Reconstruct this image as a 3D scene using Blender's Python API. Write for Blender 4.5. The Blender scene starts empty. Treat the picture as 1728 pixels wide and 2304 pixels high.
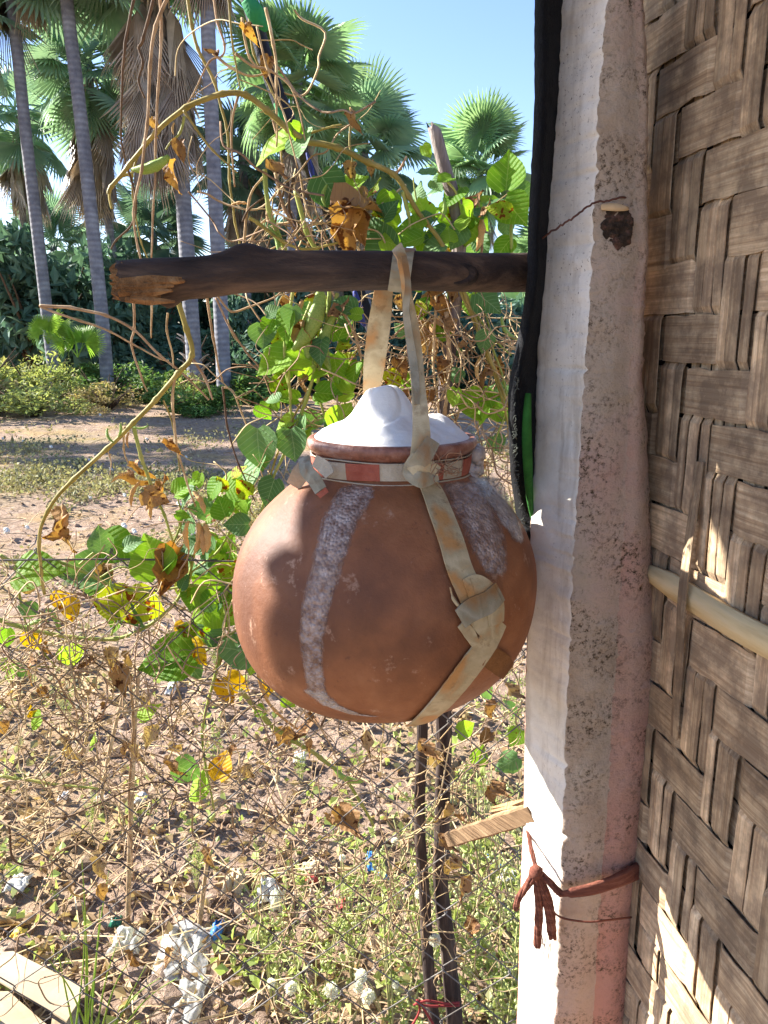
import bpy, math, random
import numpy as np
from mathutils import Vector, Matrix, noise

random.seed(7)
np.random.seed(7)
SC = bpy.context.scene
COL = SC.collection
R = math.radians

# ------------------------------------------------------------------ camera
PITCH = R(13.0); F = 1731.0; CX, CY, H = 864.0, 1152.0, 1.6
cam_d = bpy.data.cameras.new('camera'); cam = bpy.data.objects.new('camera', cam_d); COL.objects.link(cam)
cam.location = (0, 0, H); cam.rotation_euler = (R(90) - PITCH, 0, 0)
cam_d.sensor_fit = 'VERTICAL'; cam_d.sensor_height = 24; cam_d.sensor_width = 18
cam_d.lens = 24 * F / 2304.0
cam_d.clip_start = 0.02; cam_d.clip_end = 3000
SC.camera = cam

# ------------------------------------------------------------------ sky, sun, exposure
SUN_EL = R(30.0); THETA = R(20.0)             # from the left, THETA round towards the far side
SDIR = Vector((-math.cos(THETA) * math.cos(SUN_EL), math.sin(THETA) * math.cos(SUN_EL), math.sin(SUN_EL)))
w = bpy.data.worlds.new('World'); SC.world = w; w.use_nodes = True
nt = w.node_tree; bg = nt.nodes['Background']
sky = nt.nodes.new('ShaderNodeTexSky'); sky.sky_type = 'NISHITA'; sky.sun_disc = False
sky.sun_elevation = SUN_EL
sky.sun_rotation = math.atan2(SDIR.x, SDIR.y)
sky.air_density = 1.0; sky.dust_density = 0.3; sky.ozone_density = 1.5
tint = nt.nodes.new('ShaderNodeMix'); tint.data_type = 'RGBA'; tint.blend_type = 'MULTIPLY'; tint.inputs[0].default_value = 1.0
tint.inputs[7].default_value = (0.93, 0.95, 1.12, 1)                 # camera white balance of the whole sky
nt.links.new(sky.outputs[0], tint.inputs[6]); nt.links.new(tint.outputs[2], bg.inputs[0]); bg.inputs[1].default_value = 0.08
sun_d = bpy.data.lights.new('sun', 'SUN'); sun = bpy.data.objects.new('sun', sun_d); COL.objects.link(sun)
sun_d.energy = 5.0; sun_d.angle = R(0.53); sun_d.color = (1.0, 0.955, 0.89)
sun.rotation_euler = SDIR.to_track_quat('Z', 'Y').to_euler(); sun.location = (-6, 6, 8)
SC.view_settings.view_transform = 'Standard'; SC.view_settings.look = 'None'
SC.view_settings.gamma = 1.0; SC.view_settings.use_curve_mapping = False
SC.view_settings.exposure = 1.92

# ------------------------------------------------------------------ helpers
SP, CP = math.sin(PITCH), math.cos(PITCH)
def P(px, py, Y):
    dx = (px - CX) / F; dv = (CY - py) / F
    d = Vector((dx, CP + dv * SP, -SP + dv * CP))
    t = Y / d.y
    return Vector((d.x * t, Y, H + d.z * t))
def PXM(py, Y):                                # metres in one photo pixel at that place
    dv = (CY - py) / F
    return Y / (CP + dv * SP) / F
def G(px, py, z=0.0):                          # the point of the ground at a pixel
    dx = (px - CX) / F; dv = (CY - py) / F
    d = Vector((dx, CP + dv * SP, -SP + dv * CP))
    t = (z - H) / d.z
    return Vector((d.x * t, d.y * t, z))
def S(r, g, b):
    f = lambda c: ((c / 255 + 0.055) / 1.055) ** 2.4 if c > 10 else c / 255 / 12.92
    return (f(r), f(g), f(b), 1.0)
U = random.uniform
ORD = 'first second third fourth fifth sixth seventh eighth ninth tenth eleventh twelfth thirteenth fourteenth fifteenth sixteenth seventeenth'.split()

def spline(pts, n=6, rad=None):
    """Catmull-Rom through pts, n steps a span; rad is carried along"""
    pts = [Vector(p) for p in pts]; out = []; ro = []
    for i in range(len(pts) - 1):
        p0 = pts[max(i - 1, 0)]; p1 = pts[i]; p2 = pts[i + 1]; p3 = pts[min(i + 2, len(pts) - 1)]
        for k in range(n):
            t = k / n
            out.append(0.5 * ((2 * p1) + (p2 - p0) * t + (2 * p0 - 5 * p1 + 4 * p2 - p3) * t * t + (3 * p1 - p0 - 3 * p2 + p3) * t ** 3))
            if rad: ro.append(rad[i] * (1 - t) + rad[i + 1] * t)
    out.append(pts[-1])
    if rad: ro.append(rad[-1]); return out, ro
    return out

class MB:
    def __init__(s): s.v = []; s.f = []; s.m = []
    def add(s, vs, fs, mi=0):
        o = len(s.v); s.v.extend([tuple(v) for v in vs]); s.f.extend([tuple(i + o for i in f) for f in fs]); s.m.extend([mi] * len(fs)); return s
    def tube(s, pts, rad, sides=6, mi=0, cap=True, flat=1.0):
        n = len(pts)
        if not hasattr(rad, '__len__'): rad = [rad] * n
        ref = None; vs = []
        for i in range(n):
            t = (pts[min(i + 1, n - 1)] - pts[max(i - 1, 0)])
            t = t.normalized() if t.length > 1e-9 else Vector((0, 0, 1))
            if ref is None:
                ref = t.orthogonal().normalized()
            ref = (ref - t * ref.dot(t))
            ref = ref.normalized() if ref.length > 1e-9 else t.orthogonal().normalized()
            b = t.cross(ref)
            for k in range(sides):
                a = 2 * math.pi * k / sides
                vs.append(pts[i] + (ref * math.cos(a) + b * math.sin(a) * flat) * rad[i])
        fs = [(i * sides + k, i * sides + (k + 1) % sides, (i + 1) * sides + (k + 1) % sides, (i + 1) * sides + k) for i in range(n - 1) for k in range(sides)]
        if cap: fs += [tuple(reversed(range(sides))), tuple((n - 1) * sides + k for k in range(sides))]
        return s.add(vs, fs, mi)
    def ribbon(s, pts, nrm, wid, th=0.0015, mi=0, arch=0.0):
        n = len(pts); vs = []
        if not hasattr(wid, '__len__'): wid = [wid] * n
        for i in range(n):
            t = (pts[min(i + 1, n - 1)] - pts[max(i - 1, 0)]).normalized()
            N = Vector(nrm[i]) if isinstance(nrm, list) else Vector(nrm)
            N = (N - t * N.dot(t)).normalized(); b = t.cross(N)
            h = wid[i] / 2
            vs += [pts[i] - b * h + N * th * .5, pts[i] + N * (th * .5 + arch), pts[i] + b * h + N * th * .5,
                   pts[i] + b * h - N * th * .5, pts[i] + N * (arch - th * .5), pts[i] - b * h - N * th * .5]
        fs = [(i * 6 + k, i * 6 + (k + 1) % 6, i * 6 + 6 + (k + 1) % 6, i * 6 + 6 + k) for i in range(n - 1) for k in range(6)]
        fs += [(5, 4, 3, 2, 1, 0), tuple((n - 1) * 6 + k for k in range(6))]
        return s.add(vs, fs, mi)
    def box(s, c, sx, sy, sz, M=None, mi=0):
        vs = [Vector((x * sx / 2, y * sy / 2, z * sz / 2)) for x in (-1, 1) for y in (-1, 1) for z in (-1, 1)]
        if M is not None: vs = [M @ v for v in vs]
        vs = [v + Vector(c) for v in vs]
        return s.add(vs, [(0, 1, 3, 2), (4, 6, 7, 5), (0, 4, 5, 1), (2, 3, 7, 6), (0, 2, 6, 4), (1, 5, 7, 3)], mi)
    def lump(s, c, r, mi=0, jit=0.25, sq=(1, 1, 1)):
        t = (1 + 5 ** .5) / 2
        vv = [(-1, t, 0), (1, t, 0), (-1, -t, 0), (1, -t, 0), (0, -1, t), (0, 1, t), (0, -1, -t), (0, 1, -t), (t, 0, -1), (t, 0, 1), (-t, 0, -1), (-t, 0, 1)]
        ff = [(0, 11, 5), (0, 5, 1), (0, 1, 7), (0, 7, 10), (0, 10, 11), (1, 5, 9), (5, 11, 4), (11, 10, 2), (10, 7, 6), (7, 1, 8), (3, 9, 4), (3, 4, 2), (3, 2, 6), (3, 6, 8), (3, 8, 9), (4, 9, 5), (2, 4, 11), (6, 2, 10), (8, 6, 7), (9, 8, 1)]
        c = Vector(c)
        return s.add([c + Vector((a * sq[0], b * sq[1], d * sq[2])) / 1.9 * r * (1 + U(-jit, jit)) for a, b, d in vv], ff, mi)
    def mesh(s, name, mats, smooth=True):
        me = bpy.data.meshes.new(name); me.from_pydata(s.v, [], s.f)
        for m in (mats if isinstance(mats, (list, tuple)) else [mats]): me.materials.append(m)
        if len(set(s.m)) > 1: me.polygons.foreach_set('material_index', s.m)
        if smooth: me.polygons.foreach_set('use_smooth', [True] * len(s.f))
        me.update(); return me
    def build(s, name, mats, parent=None, smooth=True):
        return link(name, s.mesh(name, mats, smooth), parent)

def link(name, me, parent=None, world=None):
    """a mesh in world coordinates (or at matrix world) as an object, kept in place under its parent"""
    o = bpy.data.objects.new(name, me); COL.objects.link(o)
    if world is None: world = Matrix.Identity(4)
    if parent is not None:
        o.parent = parent; world = Matrix.Translation(-WLOC.get(parent.name, Vector())) @ world
    o.matrix_basis = world
    return o
WLOC = {}
def thing(name, label, cat, loc=(0, 0, 0), group=None):
    o = bpy.data.objects.new(name, None); COL.objects.link(o); o.location = loc; o.empty_display_size = 0.05
    WLOC[o.name] = Vector(loc)
    return tag(o, label, cat, group)
def tag(o, label=None, cat=None, group=None, kind=None):
    for k, v in (('label', label), ('category', cat), ('group', group), ('kind', kind)):
        if v: o[k] = v
    return o

# ------------------------------------------------------------------ materials
def new_mat(name):
    m = bpy.data.materials.new(name); m.use_nodes = True
    return m, m.node_tree, m.node_tree.nodes['Principled BSDF']
def N(t, kind, **kw):
    n = t.nodes.new('ShaderNode' + kind)
    for k, v in kw.items(): setattr(n, k, v)
    return n
def ramp(t, fac, stops):
    r = N(t, 'ValToRGB'); e = r.color_ramp.elements
    while len(e) < len(stops): e.new(0.5)
    for q, (p, c) in zip(e, stops): q.position = p; q.color = c
    t.links.new(fac, r.inputs[0]); return r.outputs[0]
def mixc(t, fac, a, b, mode='MIX'):
    m = N(t, 'Mix', data_type='RGBA', blend_type=mode)
    for sock, v in ((m.inputs[0], fac), (m.inputs[6], a), (m.inputs[7], b)):
        if isinstance(v, bpy.types.NodeSocket): t.links.new(v, sock)
        else: sock.default_value = v
    return m.outputs[2]
def coords(t, scale=(1, 1, 1), kind='Object'):
    c = N(t, 'TexCoord'); mp = N(t, 'Mapping'); mp.inputs['Scale'].default_value = scale
    t.links.new(c.outputs[kind], mp.inputs[0]); return mp.outputs[0]
def noise_tex(t, vec, scale, detail=6, rough=0.6, dist=0.0):
    n = N(t, 'TexNoise'); n.inputs['Scale'].default_value = scale; n.inputs['Detail'].default_value = detail
    n.inputs['Roughness'].default_value = rough; n.inputs['Distortion'].default_value = dist
    t.links.new(vec, n.inputs['Vector']); return n.outputs[0]
def bump(t, b, h, strength=0.5, dist=0.01):
    n = N(t, 'Bump'); n.inputs['Strength'].default_value = strength; n.inputs['Distance'].default_value = dist
    t.links.new(h, n.inputs['Height']); t.links.new(n.outputs[0], b.inputs['Normal']); return n
def math_n(t, op, a, b=0.0, clamp=False):
    m = N(t, 'Math', operation=op, use_clamp=clamp)
    for s_, v in zip(m.inputs, (a, b)):
        if isinstance(v, bpy.types.NodeSocket): t.links.new(v, s_)
        else: s_.default_value = v
    return m.outputs[0]

def simple(name, stops, scale=8, stretch=(1, 1, 1), rough=0.8, bs=0.4, bd=0.004, bscale=None, spec=0.3, rand=0.0, transl=0.0, detail=6, island=False, dist=0.0):
    """a noise-mottled material; rand varies it from object to object (or island to island)"""
    m, t, b = new_mat(name); v = coords(t, stretch)
    f = noise_tex(t, v, scale, detail, dist=dist)
    n_ = len(stops)
    col = ramp(t, f, [(0.28 + 0.44 * i / max(1, n_ - 1), c) for i, c in enumerate(stops)])
    if rand:
        if island: rnd = N(t, 'NewGeometry').outputs['Random Per Island']
        else: rnd = N(t, 'ObjectInfo').outputs['Random']
        hs = N(t, 'HueSaturation')
        t.links.new(math_n(t, 'ADD', math_n(t, 'MULTIPLY', rnd, 0.04 * rand), 0.5 - 0.02 * rand), hs.inputs['Hue'])
        t.links.new(math_n(t, 'ADD', math_n(t, 'MULTIPLY', rnd, 0.8 * rand), 1 - 0.4 * rand), hs.inputs['Value'])
        t.links.new(col, hs.inputs['Color']); col = hs.outputs[0]
    t.links.new(col, b.inputs['Base Color']); b.inputs['Roughness'].default_value = rough
    b.inputs['Specular IOR Level'].default_value = spec
    if bs: bump(t, b, noise_tex(t, v, bscale or scale * 4, 5), bs, bd)
    if transl:
        tr = N(t, 'BsdfTranslucent'); mx = N(t, 'MixShader'); mx.inputs[0].default_value = transl
        t.links.new(mixc(t, 1.0, col, (1.0, 1.0, 0.68, 1), 'MULTIPLY'), tr.inputs[0])
        t.links.new(b.outputs[0], mx.inputs[1]); t.links.new(tr.outputs[0], mx.inputs[2])
        t.links.new(mx.outputs[0], t.nodes['Material Output'].inputs[0])
    return m

def leaf_mat(name, c_lo, c_hi, vein, spot=None, spot_amt=0.0, transl=0.58, veinw=0.5):
    """bean leaf: blade colour, paler veins following the leaf's own axes (x across, y along), brown spots"""
    m, t, b = new_mat(name); c = N(t, 'TexCoord'); sep = N(t, 'SeparateXYZ'); t.links.new(c.outputs['Object'], sep.inputs[0])
    f = noise_tex(t, c.outputs['Object'], 3.0, 5)
    rnd = N(t, 'ObjectInfo').outputs['Random']
    col = mixc(t, math_n(t, 'ADD', math_n(t, 'MULTIPLY', f, 0.7), math_n(t, 'SUBTRACT', math_n(t, 'MULTIPLY', rnd, 0.9), 0.3), True), c_lo, c_hi)
    ax = math_n(t, 'ABSOLUTE', sep.outputs[0])
    q = math_n(t, 'FRACT', math_n(t, 'MULTIPLY', math_n(t, 'SUBTRACT', sep.outputs[1], math_n(t, 'MULTIPLY', ax, 0.75)), 6.5))
    v1 = math_n(t, 'LESS_THAN', math_n(t, 'ABSOLUTE', math_n(t, 'SUBTRACT', q, 0.5)), 0.04)
    v2 = math_n(t, 'LESS_THAN', ax, 0.012)
    vm = math_n(t, 'MULTIPLY', math_n(t, 'MAXIMUM', v1, v2), veinw)
    col = mixc(t, vm, col, vein)
    if spot:
        vo = N(t, 'TexNoise'); vo.inputs['Scale'].default_value = 4.5; vo.inputs['Detail'].default_value = 4
        mp = N(t, 'Mapping'); t.links.new(c.outputs['Object'], mp.inputs[0])
        cb = N(t, 'CombineXYZ'); t.links.new(math_n(t, 'MULTIPLY', rnd, 40), cb.inputs[2]); t.links.new(cb.outputs[0], mp.inputs['Location'])
        t.links.new(mp.outputs[0], vo.inputs['Vector'])
        sm = ramp(t, vo.outputs[0], [(0.70 - spot_amt, (0, 0, 0, 1)), (0.74 - spot_amt, (1, 1, 1, 1))])
        col = mixc(t, sm, col, spot)
    t.links.new(col, b.inputs['Base Color']); b.inputs['Roughness'].default_value = 0.55; b.inputs['Specular IOR Level'].default_value = 0.2
    hgt = math_n(t, 'ADD', math_n(t, 'MULTIPLY', math_n(t, 'ABSOLUTE', math_n(t, 'SUBTRACT', q, 0.5)), 0.6), math_n(t, 'MULTIPLY', noise_tex(t, c.outputs['Object'], 14, 3), 0.5))
    bump(t, b, hgt, 0.22, 0.018)
    tr = N(t, 'BsdfTranslucent'); mx = N(t, 'MixShader'); mx.inputs[0].default_value = transl
    t.links.new(mixc(t, 1.0, col, (1.0, 1.0, 0.35, 1), 'MULTIPLY'), tr.inputs[0])
    t.links.new(b.outputs[0], mx.inputs[1]); t.links.new(tr.outputs[0], mx.inputs[2])
    t.links.new(mx.outputs[0], t.nodes['Material Output'].inputs[0])
    return m

M = {}
M['leaf'] = leaf_mat('bean_leaf', S(100, 150, 42), S(162, 200, 68), S(185, 210, 120), S(120, 70, 20), 0.0)
M['leaf_spot'] = leaf_mat('bean_leaf_spotted', S(110, 150, 30), S(185, 190, 45), S(200, 200, 100), S(130, 66, 16), 0.14)
M['leaf_dull'] = leaf_mat('bean_leaf_dull', S(76, 116, 66), S(112, 150, 92), S(160, 185, 140), S(110, 80, 40), -0.02, 0.4)
M['leaf_yellow'] = leaf_mat('bean_leaf_yellow', S(206, 160, 20), S(228, 188, 40), S(190, 150, 50), S(150, 84, 14), 0.09, 0.5, 0.3)
M['leaf_dry'] = leaf_mat('bean_leaf_dry', S(128, 92, 58), S(176, 138, 96), S(110, 76, 50), S(92, 58, 34), 0.12, 0.3, 0.25)
M['leaf_orange'] = leaf_mat('bean_leaf_orange', S(150, 102, 56), S(190, 146, 88), S(120, 76, 40), S(104, 60, 28), 0.14, 0.4, 0.25)
M['leaf_litter'] = leaf_mat('litter_leaf', S(150, 120, 84), S(196, 168, 126), S(120, 90, 60), S(96, 66, 40), 0.1, 0.25, 0.4)
M['stem_green'] = simple('green_stem', [S(110, 128, 46), S(150, 160, 76), S(168, 160, 92)], 30, (1, 1, 1), 0.6, 0.3, 0.002, rand=0.3)
M['stem_olive'] = simple('olive_stem', [S(120, 104, 42), S(150, 136, 66), S(178, 160, 96)], 30, (1, 1, 1), 0.6, 0.3, 0.002, rand=0.3)
M['stem_dry'] = simple('dry_stem', [S(132, 104, 72), S(176, 146, 108), S(206, 182, 146)], 40, (1, 1, 1), 0.8, 0.4, 0.002, rand=0.5)
M['stem_dark'] = simple('dark_stem', [S(70, 54, 40), S(110, 84, 60)], 40, (1, 1, 1), 0.8, 0.4, 0.002, rand=0.4)
M['tangle'] = simple('tangle_stem', [S(126, 102, 74), S(172, 146, 110), S(204, 182, 148)], 20, (1, 1, 1), 0.85, 0, rand=0.9, island=True)
M['pod_green'] = simple('green_pod', [S(122, 160, 60), S(176, 196, 104)], 40, (1, 1, 1), 0.45, 0.3, 0.002, rand=0.3, transl=0.2)
M['pod_dry'] = simple('dry_pod', [S(170, 122, 66), S(206, 162, 98), S(214, 180, 128)], 60, (1, 1, 1), 0.7, 0.5, 0.003, rand=0.3)
M['soil'] = None
exec_after = []

# ------------------------------------------------------------------ ground
def gh(x, y):
    """height of the field: clods and low mounds, flat under the shelter"""
    r = math.hypot(x, y)
    if r > 60: return 0.0
    k = min(1, max(0, (y - 0.9) / 0.8))
    a = 0.03 * noise.noise(Vector((x * 2.3, y * 2.3, 3))) + 0.014 * noise.noise(Vector((x * 8, y * 8, 1)))
    if r < 9: a += 0.006 * noise.noise(Vector((x * 24, y * 24, 1)))
    a += 0.10 * noise.noise(Vector((x * .35, y * .35, 9))) * min(1, r / 8)
    return a * k

m, t, b = new_mat('field_soil'); v = coords(t)
f1 = noise_tex(t, v, 1.1, 8, 0.65); f2 = noise_tex(t, v, 14, 8, 0.7); f3 = noise_tex(t, v, 0.3, 5)
c1 = ramp(t, f2, [(0.3, S(118, 98, 84)), (0.5, S(158, 134, 114)), (0.7, S(188, 166, 146))])
c2 = ramp(t, f2, [(0.3, S(138, 112, 80)), (0.7, S(186, 160, 120))])
c = mixc(t, ramp(t, f1, [(0.5, (0, 0, 0, 1)), (0.62, (1, 1, 1, 1))]), c1, c2)
c = mixc(t, ramp(t, f3, [(0.52, (0, 0, 0, 1)), (0.66, (0.5, 0.5, 0.5, 1))]), c, S(124, 122, 74))
t.links.new(c, b.inputs['Base Color']); b.inputs['Roughness'].default_value = 0.95; b.inputs['Specular IOR Level'].default_value = 0.1
bump(t, b, math_n(t, 'ADD', noise_tex(t, v, 9, 8, 0.75), math_n(t, 'MULTIPLY', noise_tex(t, v, 60, 4), 0.4)), 0.9, 0.05)
M['soil'] = m
rr = [0.0] + list(np.geomspace(0.7, 60, 250)) + [90, 150, 300, 700, 1500]
NA = 300
an = []
for i in range(NA):                                     # finer ahead of the camera
    q = i / NA
    an.append(math.pi * 2 * (q + 0.12 * math.sin(2 * math.pi * q) / 1.0))
vs = [(0, 0, 0)]; fs = []
for ri, r_ in enumerate(rr[1:]):
    for a in an:
        x, y = -r_ * math.sin(a), -r_ * math.cos(a)
        vs.append((x, y, gh(x, y)))
for k in range(NA): fs.append((0, 1 + k, 1 + (k + 1) % NA))
for ri in range(len(rr) - 2):
    o = 1 + ri * NA
    for k in range(NA): fs.append((o + k, o + NA + k, o + NA + (k + 1) % NA, o + (k + 1) % NA))
mb = MB(); mb.add(vs, fs); g = mb.build('ground', M['soil']); tag(g, kind='structure')

# ------------------------------------------------------------------ unseen eave strip, placed to shade pole and wall, narrow to let sky light in
M['thatch'] = simple('thatch', [S(92, 74, 52), S(150, 126, 92), S(178, 152, 112)], 30, (1, 0.15, 1), 0.9, 0.7, 0.01, rand=0.5)
rf = thing('thatch_roof', 'dry brown thatch eave strip, unseen above the picture, placed to shade pole and wall', 'roof', (0, 0, 2.2))
for i in range(2):
    y1 = 0.98 - i * 0.25
    z1 = 2.05 + i * 0.11
    mb = MB(); pts = []
    xs = np.linspace(-1.9, 1.3, 90)
    vs = []
    for x in xs:
        e = U(-0.03, 0.03) if i == 0 else U(-.03, .03)
        vs += [(x, y1 + e, z1 + U(0, .01)), (x, y1 - 0.36, z1 + 0.15), (x, y1 - 0.36, z1 + 0.19), (x, y1 + e, z1 + 0.035)]
    fs = []
    for k in range(len(xs) - 1):
        for q in range(4): fs.append((k * 4 + q, k * 4 + (q + 1) % 4, k * 4 + 4 + (q + 1) % 4, k * 4 + 4 + q))
    fs += [(0, 1, 2, 3), tuple(len(vs) - 4 + q for q in (3, 2, 1, 0))]
    mb.add(vs, fs); mb.build('thatch_row', M['thatch'], rf, smooth=False)
mb = MB()
mb.tube([Vector((-1.9, 0.7, 2.10)), Vector((1.3, 0.7, 2.10))], 0.02, 8)
mb.build('purlin', M['stem_dark'], rf)
# unseen post added on the left to shade the near side of the pot
lp = thing('shade_post', 'square grey timber post added outside the picture on the left to shade the pot', 'post', (-0.90, 0.80, 0))
mb = MB(); mb.box((-0.90, 0.790, 1.03), .12, .154, 2.06); mb.build('shaft', simple('timber', [S(110, 96, 80), S(150, 134, 112)], 12, (5, 5, .6), .85, .6, .004), lp, smooth=False)

# ------------------------------------------------------------------ post
YP = 0.70
m, t, b = new_mat('whitewash'); v = coords(t)
f1 = noise_tex(t, v, 16, 8, 0.7); f2 = noise_tex(t, v, 330, 5, 0.75); f3 = noise_tex(t, v, 4, 4)
c = ramp(t, f1, [(0.3, S(214, 204, 188)), (0.6, S(236, 229, 216))])
sp = math_n(t, 'MULTIPLY', ramp(t, f2, [(0.33, (1, 1, 1, 1)), (0.40, (0, 0, 0, 1))]), ramp(t, f3, [(0.42, (0.1, 0.1, 0.1, 1)), (0.6, (1, 1, 1, 1))]))
c = mixc(t, ramp(t, noise_tex(t, coords(t, (14, 14, 1.6)), 3.0, 6, .7), [(0.50, (0, 0, 0, 1)), (0.68, (.6, .6, .6, 1))]), c, S(176, 160, 138))
c = mixc(t, sp, c, S(110, 88, 70))
t.links.new(c, b.inputs['Base Color']); b.inputs['Roughness'].default_value = 0.9; b.inputs['Specular IOR Level'].default_value = 0.15
bump(t, b, math_n(t, 'ADD', noise_tex(t, v, 220, 6, 0.8), noise_tex(t, v, 40, 4)), 0.35, 0.004)
M['whitewash'] = m
def plaster(name, base, base2, stain, amt, z0, z1, pink):
    m, t, b = new_mat(name); v = coords(t)
    f1 = noise_tex(t, v, 14, 8, 0.7); f2 = noise_tex(t, v, 230, 6, 0.8); f3 = noise_tex(t, v, 20, 6, 0.7); f4 = noise_tex(t, v, 7, 5)
    c = ramp(t, f1, [(0.35, base), (0.65, base2)])
    c = mixc(t, ramp(t, f4, [(0.52, (0, 0, 0, 1)), (0.72, (amt, amt, amt, 1))]), c, stain)
    sz = N(t, 'SeparateXYZ'); t.links.new(v, sz.inputs[0])            # old pink limewash left on the lower part
    mr = N(t, 'MapRange'); mr.inputs['From Min'].default_value = z0; mr.inputs['From Max'].default_value = z1; t.links.new(math_n(t, 'ADD', sz.outputs[2], math_n(t, 'MULTIPLY', f4, .5)), mr.inputs[0])
    c = mixc(t, math_n(t, 'MULTIPLY', mr.outputs[0], .8), c, pink)
    mold = math_n(t, 'MULTIPLY', ramp(t, f2, [(0.40, (1, 1, 1, 1)), (0.50, (0, 0, 0, 1))]), ramp(t, f3, [(0.44, (0.06, 0.06, 0.06, 1)), (0.60, (1, 1, 1, 1))]))
    c = mixc(t, mold, c, S(82, 66, 48))
    t.links.new(c, b.inputs['Base Color']); b.inputs['Roughness'].default_value = 0.95; b.inputs['Specular IOR Level'].default_value = 0.1
    bump(t, b, math_n(t, 'ADD', f2, math_n(t, 'MULTIPLY', noise_tex(t, v, 60, 4), 1.4)), 0.9, 0.006)
    return m
M['plaster'] = plaster('pitted_plaster', S(196, 174, 150), S(220, 204, 184), S(196, 138, 120), 0.6, 1.42, 1.0, S(208, 164, 146))
M['plaster_pink'] = plaster('pink_plaster', S(200, 174, 150), S(218, 198, 178), S(200, 130, 114), 0.7, 1.75, 1.2, S(210, 148, 132))
# edges of the post measured down the picture: A outer left, B arris, C second arris, D right
EDG = [(-80, 1246, 1374, 1428, 1440), (0, 1243, 1364, 1424, 1440), (100, 1240, 1358, 1430, 1448), (250, 1236, 1345, 1436, 1452), (400, 1228, 1340, 1428, 1450), (560, 1222, 1332, 1436, 1452),
       (700, 1212, 1326, 1424, 1444), (850, 1207, 1314, 1416, 1440), (1000, 1203, 1306, 1412, 1452), (1150, 1196, 1296, 1404, 1456), (1300, 1190, 1286, 1396, 1462),
       (1450, 1186, 1282, 1388, 1476), (1600, 1181, 1274, 1378, 1480), (1750, 1179, 1270, 1370, 1462), (1900, 1176, 1266, 1360, 1446), (2050, 1170, 1260, 1348, 1432), (2200, 1166, 1254, 1340, 1424), (2400, 1160, 1246, 1330, 1416), (2600, 1152, 1238, 1318, 1404)]
mb = MB(); NZ = 560
ys = np.linspace(-80, 2600, NZ); E = np.array(EDG, float)
colsA = []
DEP = {'A': 0.742, 'B': 0.690, 'C': 0.694, 'D': 0.722}
verts = []; ringn = None
for py in ys:
    a, bb, cc, dd = [np.interp(py, E[:, 0], E[:, k]) for k in range(1, 5)]
    q = lambda k: noise.noise(Vector((py * 0.03, k, 0.2))) * 6 + noise.noise(Vector((py * 0.11, k, 0.7))) * 2.0 + max(0, noise.noise(Vector((py * 0.05, k, 3.9))) - .25) * 22
    pa, pb, pc, pd = P(a + q(0) * .3, py, DEP['A']), P(bb + q(5), py, DEP['B']), P(cc + q(9), py, DEP['C']), P(dd + q(13) * .6, py, DEP['D'])
    z = P(1300, py, YP).z
    for p_ in (pa, pb, pc, pd): p_.z = z
    ring = []
    for i in range(13): ring.append(pa.lerp(pb, i / 12))
    for i in range(1, 13): ring.append(pb.lerp(pc, i / 12) + Vector((0, -0.004 * math.sin(math.pi * i / 12), 0)))
    for i in range(1, 9): ring.append(pc.lerp(pd, i / 8) + Vector((.002, -0.010 * math.sin(math.pi * i / 8), 0)))
    pe = Vector((pd.x + .004, pd.y + 0.07, z)); pf = Vector((pa.x + .01, pa.y + 0.055, z))
    ring += [pe, pf]
    out = []
    for i, p_ in enumerate(ring):
        n1 = noise.noise(p_ * 55) * 0.0016 + noise.noise(p_ * 160) * 0.0010 + (noise.noise(p_ * 330) * .0008 if i >= 11 else 0)
        out.append(p_ + Vector((-0.5, -0.85, 0)) * n1)
    verts += out; ringn = len(ring)
fs = []; mi = []
for k in range(NZ - 1):
    for i in range(ringn):
        j = (i + 1) % ringn
        fs.append((k * ringn + i, k * ringn + j, (k + 1) * ringn + j, (k + 1) * ringn + i))
        mi.append(0 if i < 12 else (1 if i < 24 else 2))
mb.add(verts, fs); mb.m = mi
mb.add([verts[i] for i in range(ringn)], [tuple(range(ringn))])
po = thing('post', 'whitewashed concrete post with pitted beige and pink faces beside the woven wall', 'post', (0.2, 0.72, 0))
shaft = mb.build('shaft', [M['whitewash'], M['plaster'], M['plaster_pink']], po)
# dark broken socket near the top of the pitted face
M['socket'] = simple('socket_mortar', [S(44, 36, 30), S(76, 62, 50), S(140, 100, 86)], 140, rough=0.95, bs=1.0, bd=0.006)
mb = MB()
for i in range(90):
    a, rr_ = U(0, 6.28), U(0, 1) ** .5
    mb.lump(P(1386 + math.cos(a) * rr_ * 32, 512 + math.sin(a) * rr_ * 42, 0.6915), U(.003, .007))
mb.build('broken_socket', M['socket'], po, smooth=False)
mb = MB(); mb.ribbon(spline([P(1352, 466, .686), P(1380, 466, .684), P(1414, 470, .688)], 4), Vector((0, -1, 0)), [.004, .005, .0055, .006, .006, .006, .005, .004, .002], .002)
mb.build('splinter', simple('pale_splinter', [S(190, 160, 120), S(214, 190, 150)], 60, rough=.8), po)

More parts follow.
